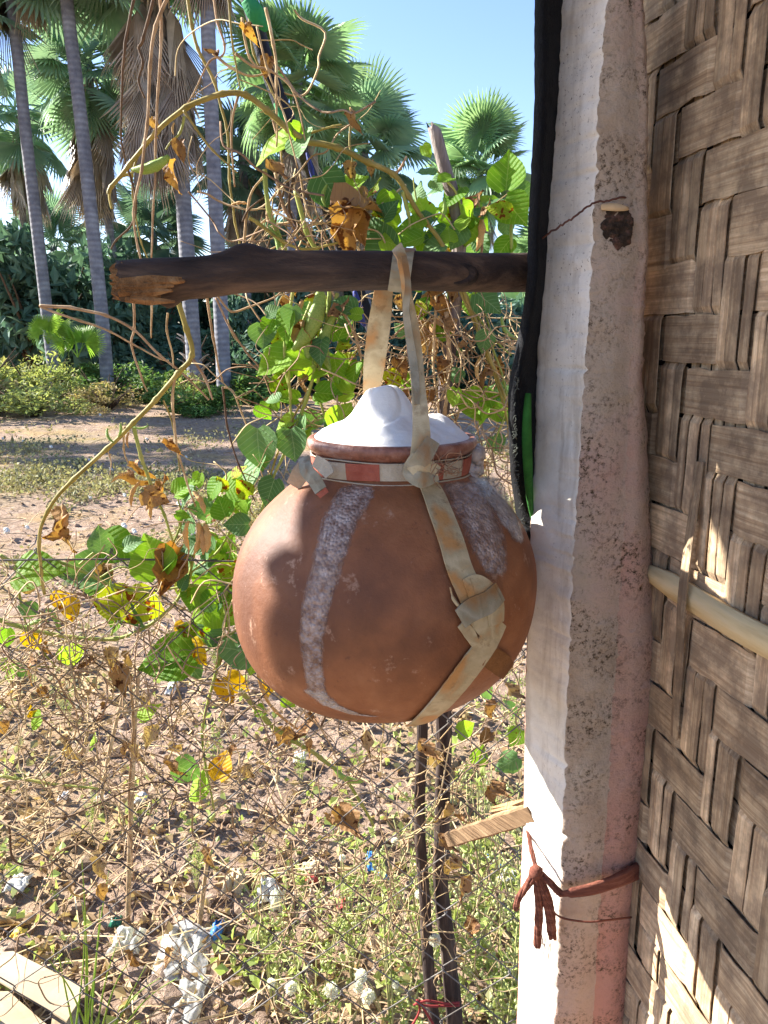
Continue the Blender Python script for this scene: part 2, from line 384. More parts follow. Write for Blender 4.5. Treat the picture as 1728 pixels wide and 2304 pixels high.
# ------------------------------------------------------------------ woven bamboo wall
UDIR = Vector((0.174, -0.985, 0)); NDIR = Vector((-0.985, -0.174, 0)); W0 = Vector((0.262, 0.737, 0))
def WP(u, n, z): return W0 + UDIR * u + NDIR * n + Vector((0, 0, z))
def bamboo(name, horiz):
    m, t, b = new_mat(name)
    st = (30, 3.0, 300) if horiz else (240, 240, 5)
    info = N(t, 'ObjectInfo').outputs['Random']
    c_ = N(t, 'TexCoord'); mp = N(t, 'Mapping'); mp.inputs['Scale'].default_value = st
    t.links.new(c_.outputs['Object'], mp.inputs[0]); cb = N(t, 'CombineXYZ')
    for k in range(3): t.links.new(math_n(t, 'MULTIPLY', info, 37.0 + 9 * k), cb.inputs[k])
    t.links.new(cb.outputs[0], mp.inputs['Location'])
    f = noise_tex(t, mp.outputs[0], 1.0, 6, 0.7); f2 = noise_tex(t, coords(t), 28, 5, 0.7)
    c = ramp(t, f, [(0.22, S(116, 90, 62)), (0.44, S(180, 150, 112)), (0.60, S(212, 186, 146)), (0.8, S(234, 214, 176))])
    c = mixc(t, ramp(t, f2, [(0.40, (0.75, 0.75, 0.75, 1)), (0.62, (0, 0, 0, 1))]), c, S(112, 94, 76))
    hs = N(t, 'HueSaturation'); hs.inputs['Saturation'].default_value = 0.92
    t.links.new(math_n(t, 'ADD', math_n(t, 'MULTIPLY', info, 0.75), 0.70), hs.inputs['Value']); t.links.new(c, hs.inputs['Color'])
    t.links.new(hs.outputs[0], b.inputs['Base Color']); b.inputs['Roughness'].default_value = 0.7; b.inputs['Specular IOR Level'].default_value = 0.25
    bump(t, b, f, 0.5, 0.0025)
    return m
M['bamboo_h'] = bamboo('bamboo_weft', True); M['bamboo_v'] = bamboo('bamboo_warp', False)
M['bamboo_pale'] = simple('pale_bamboo', [S(176, 150, 104), S(216, 196, 150), S(226, 208, 170)], 20, (1, .3, 3), 0.6, 0.4, 0.002)
wall = thing('bamboo_wall', 'woven split bamboo wall in herringbone pattern, to the right of the post', 'wall', WP(0.3, 0, 0))
PT = 0.044; NJ = 17; NI = 45; AMP = 0.0026; J0 = -2
def over(i, j):
    blk = i < 20
    k = (i - j) if blk else (i + j)
    return (k % 4) < 2
rs = random.Random(4)
ztilt = [rs.uniform(-.004, .004) for _ in range(NI)]
utilt = [rs.uniform(-.006, .006) for _ in range(NJ * 2)]
for i in range(NI):
    z0 = 0.10 + i * PT; pts = []; wd = []
    ww = PT * rs.uniform(0.90, 1.05)
    for j in range(NJ):
        s_ = AMP if over(i, j) else -AMP
        for d in (-0.38, 0.0, 0.38):
            uu = (J0 + j + 0.5 + d) * PT
            k = s_ * (1.06 if d == 0 else 1.0)
            pts.append(WP(uu, k + rs.uniform(-.0004, .0004), z0 + ztilt[i] * (j / NJ - .3) * 2 + rs.uniform(-.0009, .0009)))
            wd.append(ww * rs.uniform(0.96, 1.03))
    mb = MB(); mb.ribbon(pts, NDIR, wd, 0.0010, arch=0.0002)
    mb.build('bamboo_strip', M['bamboo_h'], wall, smooth=False)
for j in range(NJ):
    nsp = rs.choice([2, 2, 3, 3]); wsp = PT * 0.98 / nsp
    for h in range(nsp):
        u0 = (J0 + j + (h + 0.5) / nsp) * PT; pts = []; wd = []; q0 = rs.uniform(-.003, .003); ph = rs.uniform(0, 6)
        dz = rs.uniform(-.0012, .0014)
        for i in range(NI):
            s_ = -AMP if over(i, j) else AMP
            for d in (-0.38, 0.0, 0.38):
                zz = 0.10 + (i + d) * PT
                pts.append(WP(u0 + q0 * math.sin(zz * 9 + ph) + rs.uniform(-.0006, .0006), s_ * (1.06 if d == 0 else 1) + dz, zz))
                wd.append(wsp * (0.86 + 0.10 * math.sin(zz * 14 + ph * 2)))
        mb = MB(); mb.ribbon(pts, NDIR, wd, 0.0010, arch=0.0003)
        mb.build('bamboo_strip', M['bamboo_v'], wall, smooth=False)
# pale batten lying along the wall
zb = P(1590, 1385, 0.60).z
pts = [WP(0.008, .007, zb), WP(0.05, .008, zb + .001), WP(0.10, .0055, zb - .001), WP(0.16, .009, zb), WP(0.24, .008, zb + .002), WP(0.40, .008, zb + .001)]
mb = MB(); mb.ribbon(spline(pts, 4), NDIR, [0.012 + 0.012 * min(1, i / 5) for i in range(21)], 0.004, arch=.003)
mb.build('batten', M['bamboo_pale'], wall)
for u0, dz in ((0.084, .004),):     # loose upright splints over the batten
    mb = MB(); pts = [WP(u0, .006, zb - .14), WP(u0 + .004, .010, zb - .07), WP(u0 + .008, .0155, zb), WP(u0 + .002 + dz, .012, zb + .06), WP(u0 + .0, .006, zb + .12)]
    mb.ribbon(spline(pts, 5), NDIR, 0.012, 0.0013, arch=.0005); mb.build('bamboo_strip', M['bamboo_v'], wall, smooth=False)
# dark sheet added behind the gaps, its colour standing in for the unlit interior
mb = MB(); mb.ribbon([WP(-.13, -.009, 1.05), WP(.70, -.009, 1.05)], NDIR, 2.0, .004)
mb.build('shade_backing', simple('interior_shade', [S(40, 32, 26), S(64, 52, 42)], 30, rough=.9), wall)

# ------------------------------------------------------------------ black sheet along the post
M['black_sheet'] = simple('black_sheet', [S(9, 10, 12), S(20, 21, 25)], 60, rough=0.8, bs=0.8, bd=0.004, bscale=300, spec=0.2)
M['green_net'] = simple('green_net', [S(30, 84, 28), S(54, 116, 42)], 50, rough=0.8, bs=0.5, bd=0.003, bscale=400)
M['frayed'] = simple('frayed_edge', [S(70, 74, 70), S(120, 124, 112)], 200, rough=.9)
LE = [(-90, 1226), (60, 1224), (200, 1224), (300, 1220), (420, 1213), (520, 1208), (620, 1206), (700, 1196), (780, 1180), (850, 1166), (900, 1160), (1000, 1162), (1080, 1166), (1160, 1176), (1215, 1187), (1260, 1196)]
RE = [(-90, 1290), (60, 1276), (200, 1268), (350, 1254), (500, 1240), (620, 1232), (800, 1214), (900, 1214), (1050, 1212), (1200, 1206), (1260, 1200)]
sh = thing('black_sheet', 'black plastic sheet with green netting hanging along the left edge of the post', 'sheet', P(1190, 1200, .75))
LEa = np.array(LE, float); REa = np.array(RE, float); mb = MB(); vs = []; n_ = 70
for k in range(n_):
    py = -90 + k * (1350 / (n_ - 1)); l = np.interp(py, LEa[:, 0], LEa[:, 1]) + noise.noise(Vector((py * .06, 1, 1))) * 2.4; r_ = np.interp(py, REa[:, 0], REa[:, 1])
    yl = float(np.interp(py, [0, 950, 1060, 1150, 1300], [.688, .690, .715, .762, .765])); yr = 0.752
    a, c_ = P(l, py, yl), P(r_, py, yr)
    for q in range(6): vs.append(a.lerp(c_, q / 5) + Vector((0, 0.010 * abs(noise.noise(Vector((py * .02, q, 4)))) - .004 * math.sin(math.pi * q / 5), 0)))
    vs.append(c_ + Vector((0.002, 0.02, 0))); vs.append(a + Vector((-.004, 0.02, 0)))
fs = [(k * 8 + q, k * 8 + (q + 1) % 8, k * 8 + 8 + (q + 1) % 8, k * 8 + 8 + q) for k in range(n_ - 1) for q in range(8)]
fs += [tuple(range(8)), tuple((n_ - 1) * 8 + q for q in range(7, -1, -1))]
mb.add(vs, fs); mb.build('sheet', M['black_sheet'], sh)
pts = [P(1188, 885, .703), P(1185, 960, .700), P(1187, 1040, .712), P(1192, 1120, .735), P(1197, 1165, .746)]
mb = MB(); mb.ribbon(spline(pts, 6), Vector((0, -1, 0)), [.003 + .006 * math.sin(math.pi * min(1, (i + 3) / 26)) for i in range(25)], .003, arch=.002); mb.build('green_netting', M['green_net'], sh)
mb = MB()
for k in range(60):
    py = 850 + 400 * random.random(); l = np.interp(py, LEa[:, 0], LEa[:, 1])
    p_ = P(l + U(-1, 3), py, float(np.interp(py, [0, 950, 1060, 1150, 1300], [.688, .690, .715, .762, .765])) - .001); q_ = p_ + Vector((U(-.005, .001), U(-.004, 0), U(-.005, .004)))
    mb.tube([p_, p_.lerp(q_, .5) + Vector((U(-.001, .001), 0, U(-.001, .001))), q_], .0005, 3)
mb.build('frayed_fibres', M['frayed'], sh)

# ------------------------------------------------------------------ pole
M['bark'] = simple('pole_bark', [S(34, 28, 26), S(66, 52, 44), S(112, 90, 72)], 9, (1, 6, 6), 0.75, 0.6, 0.004, bscale=60, dist=0.4)
M['broken_wood'] = simple('broken_wood', [S(86, 58, 34), S(142, 102, 62), S(176, 136, 92)], 70, rough=0.9, bs=1.0, bd=0.006)
pole = thing('hanging_pole', 'dark wooden pole with broken left end sticking out from the post', 'pole', P(1215, 612, .775))
cen = [(262, 634, .655, 44), (330, 631, .66, 47), (450, 624, .667, 46), (560, 612, .675, 45), (700, 610, .684, 43.5), (860, 610, .695, 42), (1000, 612, .714, 42.5), (1100, 613, .735, 42), (1200, 612, .770, 42), (1250, 612, .79, 42)]
pts, rad = spline([P(a, b_, y) for a, b_, y, r_ in cen], 8, [r_ * PXM(b_, y) for a, b_, y, r_ in cen])
mb = MB(); SD = 28; vs = []
ax = (pts[-1] - pts[0]).normalized()
for i, (p_, r_) in enumerate(zip(pts, rad)):
    e1 = Vector((0, 0, 1)); e2 = ax.cross(e1).normalized(); e1 = e2.cross(ax)
    for k in range(SD):
        a = 2 * math.pi * k / SD; dr = e1 * math.cos(a) + e2 * math.sin(a)
        rq = r_ * (1 + 0.07 * noise.noise(Vector((p_.x * 9, math.cos(a) * 1.5, math.sin(a) * 1.5))) + .03 * noise.noise(Vector((p_.x * 30, math.cos(a) * 5, math.sin(a) * 5))))
        v_ = p_ + dr * rq
        # knots: a stump on top, one on the underside, an eye facing the camera
        for kx, ang, hgt, sg in ((P(545, 560, .66).x, 0.15, .0065, .016), (P(372, 690, .65).x, math.pi, .007, .008)):
            da = math.atan2(math.sin(a - ang), math.cos(a - ang)) * r_
            v_ += dr * hgt * math.exp(-((v_.x - kx) ** 2 + da ** 2) / sg ** 2)
        if i == 0: v_ += ax * U(-.006, .010)
        vs.append(v_)
fs = [(i * SD + k, i * SD + (k + 1) % SD, (i + 1) * SD + (k + 1) % SD, (i + 1) * SD + k) for i in range(len(pts) - 1) for k in range(SD)]
fs.append(tuple((len(pts) - 1) * SD + k for k in range(SD)))
mb.add(vs, fs); mb.build('pole_shaft', M['bark'], pole)
# ragged broken end, splintering on to the lower near side
mb = MB(); o0 = pts[0]; vs = [o0 + ax * .004]; fs = []
rings = 5
for q in range(1, rings + 1):
    for k in range(SD):
        a = 2 * math.pi * k / SD; e1 = Vector((0, 0, 1)); e2 = ax.cross(e1).normalized(); e1 = e2.cross(ax)
        dr = e1 * math.cos(a) + e2 * math.sin(a)
        vs.append(o0 + dr * rad[0] * 1.04 * q / rings + ax * (U(-.006, .007) if q < rings else .006))
for k in range(SD): fs.append((0, 1 + k, 1 + (k + 1) % SD))
for q in range(rings - 1):
    o = 1 + q * SD
    for k in range(SD): fs.append((o + k, o + SD + k, o + SD + (k + 1) % SD, o + (k + 1) % SD))
mb = MB(); mb.add(vs, fs)
for k in range(26):
    s0 = P(U(262, 300), U(632, 676), .640); e_ = s0 + Vector((U(.02, .05), U(-.002, .004), U(-.003, .004)))
    mb.tube([s0, s0.lerp(e_, .5), e_], [U(.002, .0045), U(.003, .005), .001], 5)
mb.build('broken_end', M['broken_wood'], pole, smooth=False)
mb = MB(); c_ = P(1034, 616, .703); vs = []; fs = []
for q, rq in enumerate((0, .35, .6, .85, 1.0, 1.25)):
    for k in range(20):
        a = k / 20 * 2 * math.pi
        vs.append(c_ + Vector((math.cos(a) * rq * .015, [.006, .0045, .001, -.001, .0, .008][q], math.sin(a) * rq * .009)))
for q in range(5):
    for k in range(20): fs.append((q * 20 + k, q * 20 + (k + 1) % 20, q * 20 + 20 + (k + 1) % 20, q * 20 + 20 + k))
mb.add(vs, fs); mb.build('knot', simple('knot_wood', [S(26, 22, 22), S(70, 56, 48)], 90, rough=.8, bs=.8), pole)

# ------------------------------------------------------------------ clay pot
AX, AY, DZ = 0.0, 0.70, 0.003
def SX(z): return AX + (z - 1.36) * 0.05      # the pot hangs a little askew
prof = [(0.0, 1.249), (.030, 1.2505), (.062, 1.2565), (.096, 1.271), (.122, 1.294), (.1375, 1.325), (.1425, 1.362), (.138, 1.397), (.1225, 1.430), (.098, 1.456), (.079, 1.470), (.0705, 1.478), (.0685, 1.484), (.0690, 1.491), (.0735, 1.4955), (.0770, 1.4995), (.0775, 1.5035), (.0755, 1.5065), (.0715, 1.5070), (.0690, 1.504), (.066, 1.492), (.062, 1.478)]
prof = [(r_, z + DZ) for r_, z in prof]
pv = spline([Vector((r_, 0, z)) for r_, z in prof], 5)
PR = np.array([(p_.z, p_.x) for p_ in pv[:61]])
def pot_r(z): return float(np.interp(z, PR[:, 0], PR[:, 1], left=0, right=0.069))
def hit(px, py, off=0.0):
    dx = (px - CX) / F; dv = (CY - py) / F
    d = Vector((dx, CP + dv * SP, -SP + dv * CP)).normalized(); o = Vector((0, 0, H)); best = None
    t_ = 0.45; bd_ = 9; bp = None
    while t_ < 0.9:
        p_ = o + d * t_; g_ = math.hypot(p_.x - SX(p_.z), p_.y - AY) - (pot_r(p_.z) if 1.249 + DZ < p_.z < 1.5 + DZ else 0.0)
        if g_ < bd_: bd_ = g_; bp = p_
        if g_ < 0.0002: break
        t_ += max(0.0005, g_ * .45)
    e = 1e-3; z = min(max(bp.z, 1.251 + DZ), 1.49 + DZ); sl = (pot_r(z + e) - pot_r(z - e)) / (2 * e)
    rad_ = Vector((bp.x - SX(bp.z), bp.y - AY, 0)).normalized(); n = Vector((rad_.x, rad_.y, -sl)).normalized()
    return bp + n * off, n
m, t, b = new_mat('terracotta'); v = coords(t)
f1 = noise_tex(t, v, 9, 7, 0.65); f2 = noise_tex(t, v, 95, 5, 0.7); f3 = noise_tex(t, v, 4.2, 4, dist=.6); f4 = noise_tex(t, v, 38, 6, .75)
c = ramp(t, f1, [(0.3, S(104, 64, 39)), (0.5, S(140, 88, 55)), (0.7, S(168, 113, 75))])
c = mixc(t, ramp(t, f3, [(0.48, (0, 0, 0, 1)), (0.62, (0.75, 0.75, 0.75, 1))]), c, S(86, 52, 36))
c = mixc(t, ramp(t, f4, [(0.60, (0, 0, 0, 1)), (0.70, (0.6, 0.6, 0.6, 1))]), c, S(196, 160, 134))
c = mixc(t, ramp(t, f2, [(0.30, (0.6, 0.6, 0.6, 1)), (0.37, (0, 0, 0, 1))]), c, S(92, 54, 38))
t.links.new(c, b.inputs['Base Color']); b.inputs['Roughness'].default_value = 0.62; b.inputs['Specular IOR Level'].default_value = 0.35
bump(t, b, math_n(t, 'ADD', math_n(t, 'MULTIPLY', f2, .5), math_n(t, 'ADD', f4, math_n(t, 'MULTIPLY', f1, 1.5))), 0.32, 0.004)
M['terracotta'] = m
pot = thing('clay_pot', 'round terracotta pot brimming with white foam, hanging from the pole', 'pot', (AX, AY, 1.244))
mb = MB(); SG = 120; vs = []
for p_ in pv:
    for k in range(SG):
        a = 2 * math.pi * k / SG; r_ = p_.x
        wob = 1 + 0.006 * noise.noise(Vector((math.cos(a) * 1.4, math.sin(a) * 1.4, p_.z * 14)))
        vs.append((SX(p_.z) + math.cos(a) * r_ * wob, AY + math.sin(a) * r_ * wob, p_.z))
n_ = len(pv); split = 60
def ringfaces(i0, i1): return [(i * SG + k, i * SG + (k + 1) % SG, (i + 1) * SG + (k + 1) % SG, (i + 1) * SG + k) for i in range(i0, i1) for k in range(SG)]
mb.add(vs, ringfaces(0, split)); mb.build('body', M['terracotta'], pot)
M['rim_clay'] = simple('foam_stained_rim', [S(96, 56, 44), S(140, 92, 74), S(176, 140, 126)], 60, rough=0.45, bs=0.5, bd=.003, bscale=180, spec=.5)
mb = MB(); mb.add(vs, ringfaces(split, n_ - 1)); mb.build('rim', M['rim_clay'], pot)
# dried froth run down the pot: a thin crust that sinks into the clay at its edges
def froth_mat(name, c0, c1):
    m, t, b = new_mat(name); v = coords(t)
    vo = N(t, 'TexVoronoi'); vo.inputs['Scale'].default_value = 330; t.links.new(v, vo.inputs['Vector'])
    c = ramp(t, noise_tex(t, v, 120, 5), [(0.35, c0), (0.66, c1)])
    t.links.new(c, b.inputs['Base Color']); b.inputs['Roughness'].default_value = 0.3; b.inputs['Specular IOR Level'].default_value = 0.45
    bump(t, b, math_n(t, 'SUBTRACT', 1.0, vo.outputs['Distance']), 0.8, 0.0025)
    tp = N(t, 'BsdfTransparent'); mx = N(t, 'MixShader')              # patchy: bare clay shows between the bubbles
    at_ = N(t, 'Attribute'); at_.attribute_name = 'crust_edge'          # the crust thins out towards its rim
    holes = ramp(t, noise_tex(t, v, 150, 6, .75), [(0.34, (.55, .55, .55, 1)), (0.46, (0.02, 0.02, 0.02, 1))])
    thin = math_n(t, 'ADD', math_n(t, 'MULTIPLY', at_.outputs['Fac'], .5), math_n(t, 'MULTIPLY', noise_tex(t, v, 90, 6, .75), .6))
    t.links.new(math_n(t, 'MAXIMUM', holes, ramp(t, thin, [(0.36, (1, 1, 1, 1)), (0.60, (.35, .35, .35, 1)), (0.85, (.05, .05, .05, 1))])), mx.inputs[0])
    t.links.new(b.outputs[0], mx.inputs[1]); t.links.new(tp.outputs[0], mx.inputs[2]); t.links.new(mx.outputs[0], t.nodes['Material Output'].inputs[0])
    return m
M['froth'] = froth_mat('dried_froth', S(134, 104, 88), S(192, 172, 160))
M['froth_lump'] = simple('froth_lumps', [S(164, 146, 134), S(210, 202, 194)], 120, rough=.5, bs=.6, bd=.003, bscale=300)
M['froth_white'] = froth_mat('white_froth', S(164, 146, 134), S(210, 202, 194))
def crust(path, mat, name, th=.0011, nu=170, nv=36):
    pa = np.array(path, float); tt = np.linspace(0, 1, len(pa)); mb = MB(); vs = []; ed = []
    for i in range(nu):
        x, y, w_ = [np.interp(i / (nu - 1), tt, pa[:, k]) for k in range(3)]
        for j in range(nv):
            s_ = j / (nv - 1) * 2 - 1
            edge = (1 - s_ * s_) * min(1, i / 12, (nu - 1 - i) / 16)
            nz = noise.noise(Vector((x * .03 + s_ * 1.3, y * .035, 2.0))) * .6 + noise.noise(Vector((s_ * 5, y * .1, 5))) * .4 + noise.noise(Vector((s_ * 11, y * .16, 5))) * .16
            p_, n = hit(x + s_ * w_ * .62, y)
            vs.append(p_ + n * (.0003 + th * .5 * edge * (1 + nz))); ed.append(edge)
    mb.add(vs, [(i * nv + j, (i + 1) * nv + j, (i + 1) * nv + j + 1, i * nv + j + 1) for i in range(nu - 1) for j in range(nv - 1)])
    o = mb.build(name, mat, pot); o.data.attributes.new('crust_edge', 'FLOAT', 'POINT').data.foreach_set('value', ed); return o
crust([(808, 1085, 64), (796, 1120, 84), (766, 1170, 76), (746, 1240, 68), (726, 1310, 64), (710, 1370, 60), (702, 1430, 50), (704, 1500, 40), (714, 1550, 38), (730, 1580, 30)], M['froth'], 'froth_streak')
crust([(1040, 1080, 90), (1060, 1130, 95), (1085, 1190, 85), (1105, 1250, 66), (1120, 1300, 36)], M['froth'], 'froth_streak', .0010)
crust([(1080, 1070, 70), (1105, 1100, 60), (1128, 1140, 46), (1150, 1180, 36), (1172, 1225, 20)], M['froth_white'], 'froth_streak', .0022)
crust([(700, 1548, 46), (745, 1586, 36), (800, 1606, 26), (850, 1612, 16)], M['froth_white'], 'froth_streak', .0012)
mb = MB()
for k in range(40):
    a = R(U(-12, 38)); mb.lump((SX(1.48) + math.cos(a) * U(.072, .083), AY + math.sin(a) * U(.072, .083), DZ + U(1.470, 1.492)), U(.004, .009), jit=.15)
mb.build('spilled_froth', M['froth_lump'], pot)

# foam
m, t, b = new_mat('foam'); v = coords(t)
b.inputs['Base Color'].default_value = (.82, .80, .75, 1); b.inputs['Roughness'].default_value = 0.75; b.inputs['Specular IOR Level'].default_value = .2
b.inputs['Subsurface Weight'].default_value = 0.6; b.inputs['Subsurface Radius'].default_value = (1, .95, .85); b.inputs['Subsurface Scale'].default_value = 0.006
bump(t, b, math_n(t, 'ADD', noise_tex(t, v, 260, 4, .7), math_n(t, 'MULTIPLY', noise_tex(t, v, 50, 3), 2.0)), 0.16, 0.003)
M['foam'] = m
def foam_h(x, y):
    r_ = math.hypot(x, y); q = min(1, r_ / .0745)
    h = 0.020 * (1 - q ** 1.15) + .004 * (1 - q ** 9)
    wx = x + .005 * noise.noise(Vector((x * 26, y * 26, 7))); wy = y + .005 * noise.noise(Vector((x * 26, y * 26, 17)))
    for cx, cy, a, sg, pw in ((-.009, .006, .023, .023, 3.2), (-.024, -.004, .008, .014, 2.0), (.012, -.004, .007, .018, 2.0), (.047, .010, .010, .0125, 2.4), (.033, .028, .008, .014, 2.0), (-.014, .032, .010, .018, 2.0), (.058, -.012, .004, .009, 2.0), (-.048, .012, .004, .015, 1.6), (-.002, -.036, .0035, .014, 2.0)):
        d2 = ((wx - cx) ** 2 + (wy - cy) ** 2) / sg ** 2
        h += a * math.exp(-d2 ** (pw / 2))
    h -= .0022 * max(0, .22 - abs(noise.noise(Vector((x * 34, y * 34, 3))))) / .22 * (1 - q ** 3)
    return h + .0012 * noise.noise(Vector((x * 70, y * 70, 2))) + .0005 * noise.noise(Vector((x * 210, y * 210, 2)))
mb = MB(); NR, NAa = 64, 128; vs = [(SX(1.5), AY, DZ + 1.5035 + foam_h(0, 0))]
for q in range(1, NR + 1):
    r_ = .0752 * q / NR
    for k in range(NAa):
        a = 2 * math.pi * k / NAa; x, y = r_ * math.cos(a), r_ * math.sin(a)
        h = foam_h(x, y)
        vs.append((SX(1.5) + x, AY + y, DZ + 1.5035 + (h if q < NR else -.006)))
fs = [(0, 1 + k, 1 + (k + 1) % NAa) for k in range(NAa)]
for q in range(NR - 1):
    o = 1 + q * NAa
    for k in range(NAa): fs.append((o + k, o + NAa + k, o + NAa + (k + 1) % NAa, o + (k + 1) % NAa))
mb.add(vs, fs); fo = mb.build('foam', M['foam']); tag(fo, 'mound of white foam rising out of the terracotta pot mouth', 'foam')

# ------------------------------------------------------------------ sling of palm leaf strips
def strap_mat(name, a, b_, c_):
    m, t, b = new_mat(name); v = coords(t); f = noise_tex(t, v, 26, 3, .5, .4); f2 = noise_tex(t, v, 90, 5, .7)
    c = ramp(t, f, [(0.34, c_), (0.45, a), (0.54, b_), (0.60, a), (0.70, c_)])
    c = mixc(t, ramp(t, f2, [(0.33, (.5, .5, .5, 1)), (0.42, (0, 0, 0, 1))]), c, S(122, 96, 64))
    t.links.new(c, b.inputs['Base Color']); b.inputs['Roughness'].default_value = .55; b.inputs['Specular IOR Level'].default_value = .35
    bump(t, b, noise_tex(t, v, 300, 4), .3, .002); return m
M['strap'] = strap_mat('palm_strip', S(172, 154, 118), S(190, 174, 138), S(182, 134, 80))
M['strap_grey'] = strap_mat('grey_palm_strip', S(140, 132, 108), S(158, 150, 128), S(140, 104, 64))
M['strip_red'] = simple('red_strip', [S(140, 66, 50), S(176, 104, 84)], 60, rough=.7)
M['strip_white'] = simple('white_strip', [S(158, 144, 120), S(190, 180, 160)], 60, rough=.7, bs=.6, bd=.002, bscale=300)
M['fibre'] = simple('fibre', [S(120, 86, 64), S(176, 140, 110)], 60, rough=.9, bs=0)
sl = thing('palm_leaf_sling', 'folded palm leaf strips looped over the pole and tied around the pot', 'strap', P(905, 610, .70))
FR = Vector((0, -1, 0))
def strip(path, wid, mat, name='strip', th=.0016, on_pot=False, off=.0035, arch=.0, n=9, tw=None):
    pts = []; nn = []
    if on_pot:
        ps = spline([Vector((a, b_, 0)) for a, b_ in path], n)
        for q in ps: p_, nr = hit(q.x, q.y, off); pts.append(p_); nn.append(nr)
    else:
        pts = spline([P(a, b_, y) for a, b_, y in path], n)
        for i in range(len(pts)):
            a = 0 if tw is None else np.interp(i / (len(pts) - 1), np.linspace(0, 1, len(tw)), tw)
            nn.append(Vector((math.sin(R(a)), -math.cos(R(a)), 0)))
    ww = [float(np.interp(i / (len(pts) - 1), np.linspace(0, 1, len(wid)), wid)) for i in range(len(pts))]
    mb = MB(); mb.ribbon(pts, nn, ww, th * .6, arch=arch * .35); return mb.build(name, mat, sl, smooth=False)
k0 = PXM(900, .70)
# over the pole
cpx = P(905, 612, .698); rp = 43 * PXM(612, .698)
arc = []; arn = []
for i in range(13):
    a = R(-60 + 230 * i / 12); arc.append(cpx + Vector((-.004 + .010 * i / 12, -math.cos(a) * (rp + .0025), math.sin(a) * (rp + .0025)))); arn.append(Vector((0, -math.cos(a), math.sin(a))))
mb = MB(); mb.ribbon(arc, arn, .0175, .0014, arch=.0006); mb.build('pole_loop', M['strap_grey'], sl, smooth=False)
strip([(893, 556, .662), (905, 585, .650), (912, 630, .650), (918, 680, .655), (928, 740, .657), (936, 810, .652), (941, 870, .641), (946, 930, .628), (948, 985, .619), (944, 1035, .616)], [.010, .009, .0075, .009, .0115, .012, .0115, .013, .015, .0165], M['strap'], 'front_strip', .0026, tw=[-20, 30, -28, -20, 12, 16, 8, -14, 6, 0], arch=.0016)
strip([(908, 575, .648), (918, 640, .647), (914, 700, .650), (926, 790, .651), (934, 850, .642), (938, 910, .631)], [.005, .005, .006, .007, .007, .004], M['strap_grey'], 'front_strip', .0016, tw=[30, 10, -24, -6, 12, 0])
# knot at the neck
strip([(918, 1032, .613), (948, 1052, .609), (985, 1066, .612)], [.011, .018, .013], M['strap'], 'knot', .0022, arch=.002)
strip([(975, 990, .614), (950, 1030, .608), (918, 1060, .612), (948, 1080, .607), (985, 1070, .612)], [.012, .015, .009, .013, .008], M['strap_grey'], 'knot', .0018, arch=.0012)
# down the belly
strip([(948, 1082), (968, 1110), (988, 1160), (1010, 1220), (1028, 1280), (1050, 1330), (1074, 1385), (1098, 1420)], [.015, .019, .021, .022, .0225, .023, .022, .018], M['strap'], 'belly_strip', .0022, True, .0045, arch=.0015)
strip([(1118, 1395), (1092, 1440), (1060, 1485), (1022, 1535), (984, 1580), (950, 1612), (930, 1622)], [.018, .024, .025, .025, .024, .022, .018], M['strap'], 'belly_strip', .0022, True, .0035, arch=.001)
strip([(1024, 1388), (1050, 1368), (1085, 1352), (1108, 1330)], [.017, .019, .019, .017], M['strap_grey'], 'fold', .0022, True, .0085, arch=.001)
strip([(1040, 1330), (1064, 1322), (1098, 1352), (1104, 1400)], [.018, .020, .020, .016], M['strap'], 'fold', .002, True, .0065, arch=.001)
strip([(1030, 1400), (1048, 1420), (1062, 1445)], [.007, .010, .007], M['strap'], 'fold', .002, True, .005)
strip([(1090, 1470), (1120, 1490), (1135, 1505)], [.018, .020, .016], simple('brown_strip', [S(110, 70, 36), S(140, 96, 54)], 40, rough=.7), 'strip_tail', .0016, True, .004)
mb = MB(); pp = [hit(a, b_, .006)[0] for a, b_ in ((1006, 1322), (1012, 1345), (1024, 1362))]; mb.tube(spline(pp, 4), [.0008] * 4 + [.0016] * 4 + [.0012], 5); mb.build('strip_tail', M['strap'], sl)
# rear strip
strip([(868, 600, .745), (862, 665, .748), (852, 740, .752), (842, 820, .756), (834, 900, .766), (830, 990, .776)], [.016, .018, .022, .021, .015, .014], M['strap'], 'rear_strip', .002, tw=[0, 10, -12, -8, 10, 0], arch=.0012)
# band around the neck: alternate red and white lengths
for k in range(16):
    a0 = R(k * 22.5 - 9); a1 = R((k + 1) * 22.5 - 9 + 1.2); ps = []; nn = []
    rb = .0722 + (.0006 if k % 2 else 0)
    for i in range(7):
        a = a0 + (a1 - a0) * i / 6; ps.append(Vector((SX(1.485) + rb * math.cos(a), AY + rb * math.sin(a), DZ + 1.4845 + .0008 * math.sin(a * 3)))); nn.append(Vector((math.cos(a), math.sin(a), -.1)))
    mb = MB(); mb.ribbon(ps, nn, .0145, .0010, arch=.0003); mb.build('neck_band', M['strip_red'] if k % 2 else M['strip_white'], sl, smooth=False)
for dz, rq, mt in ((-.0095, .0008, 'strip_white'), (-.0108, .0007, 'strip_red'), (.0085, .0007, 'strip_white')):
    mb = MB(); mb.tube([Vector((SX(1.485) + .0732 * math.cos(R(a)), AY + .0732 * math.sin(R(a)), DZ + 1.4845 + dz + .0006 * math.sin(R(a * 5)))) for a in range(0, 361, 6)], rq, 5); mb.build('neck_cord', M[mt], sl)
strip([(684, 1030, .655), (690, 1058, .638), (708, 1080, .629), (722, 1104, .622)], [.010, .012, .012, .011], M['strap_grey'], 'strip_tail', .002, arch=.002)
strip([(722, 1104, .622), (730, 1114, .622)], [.010, .009], M['strip_red'], 'strip_tail', .002)
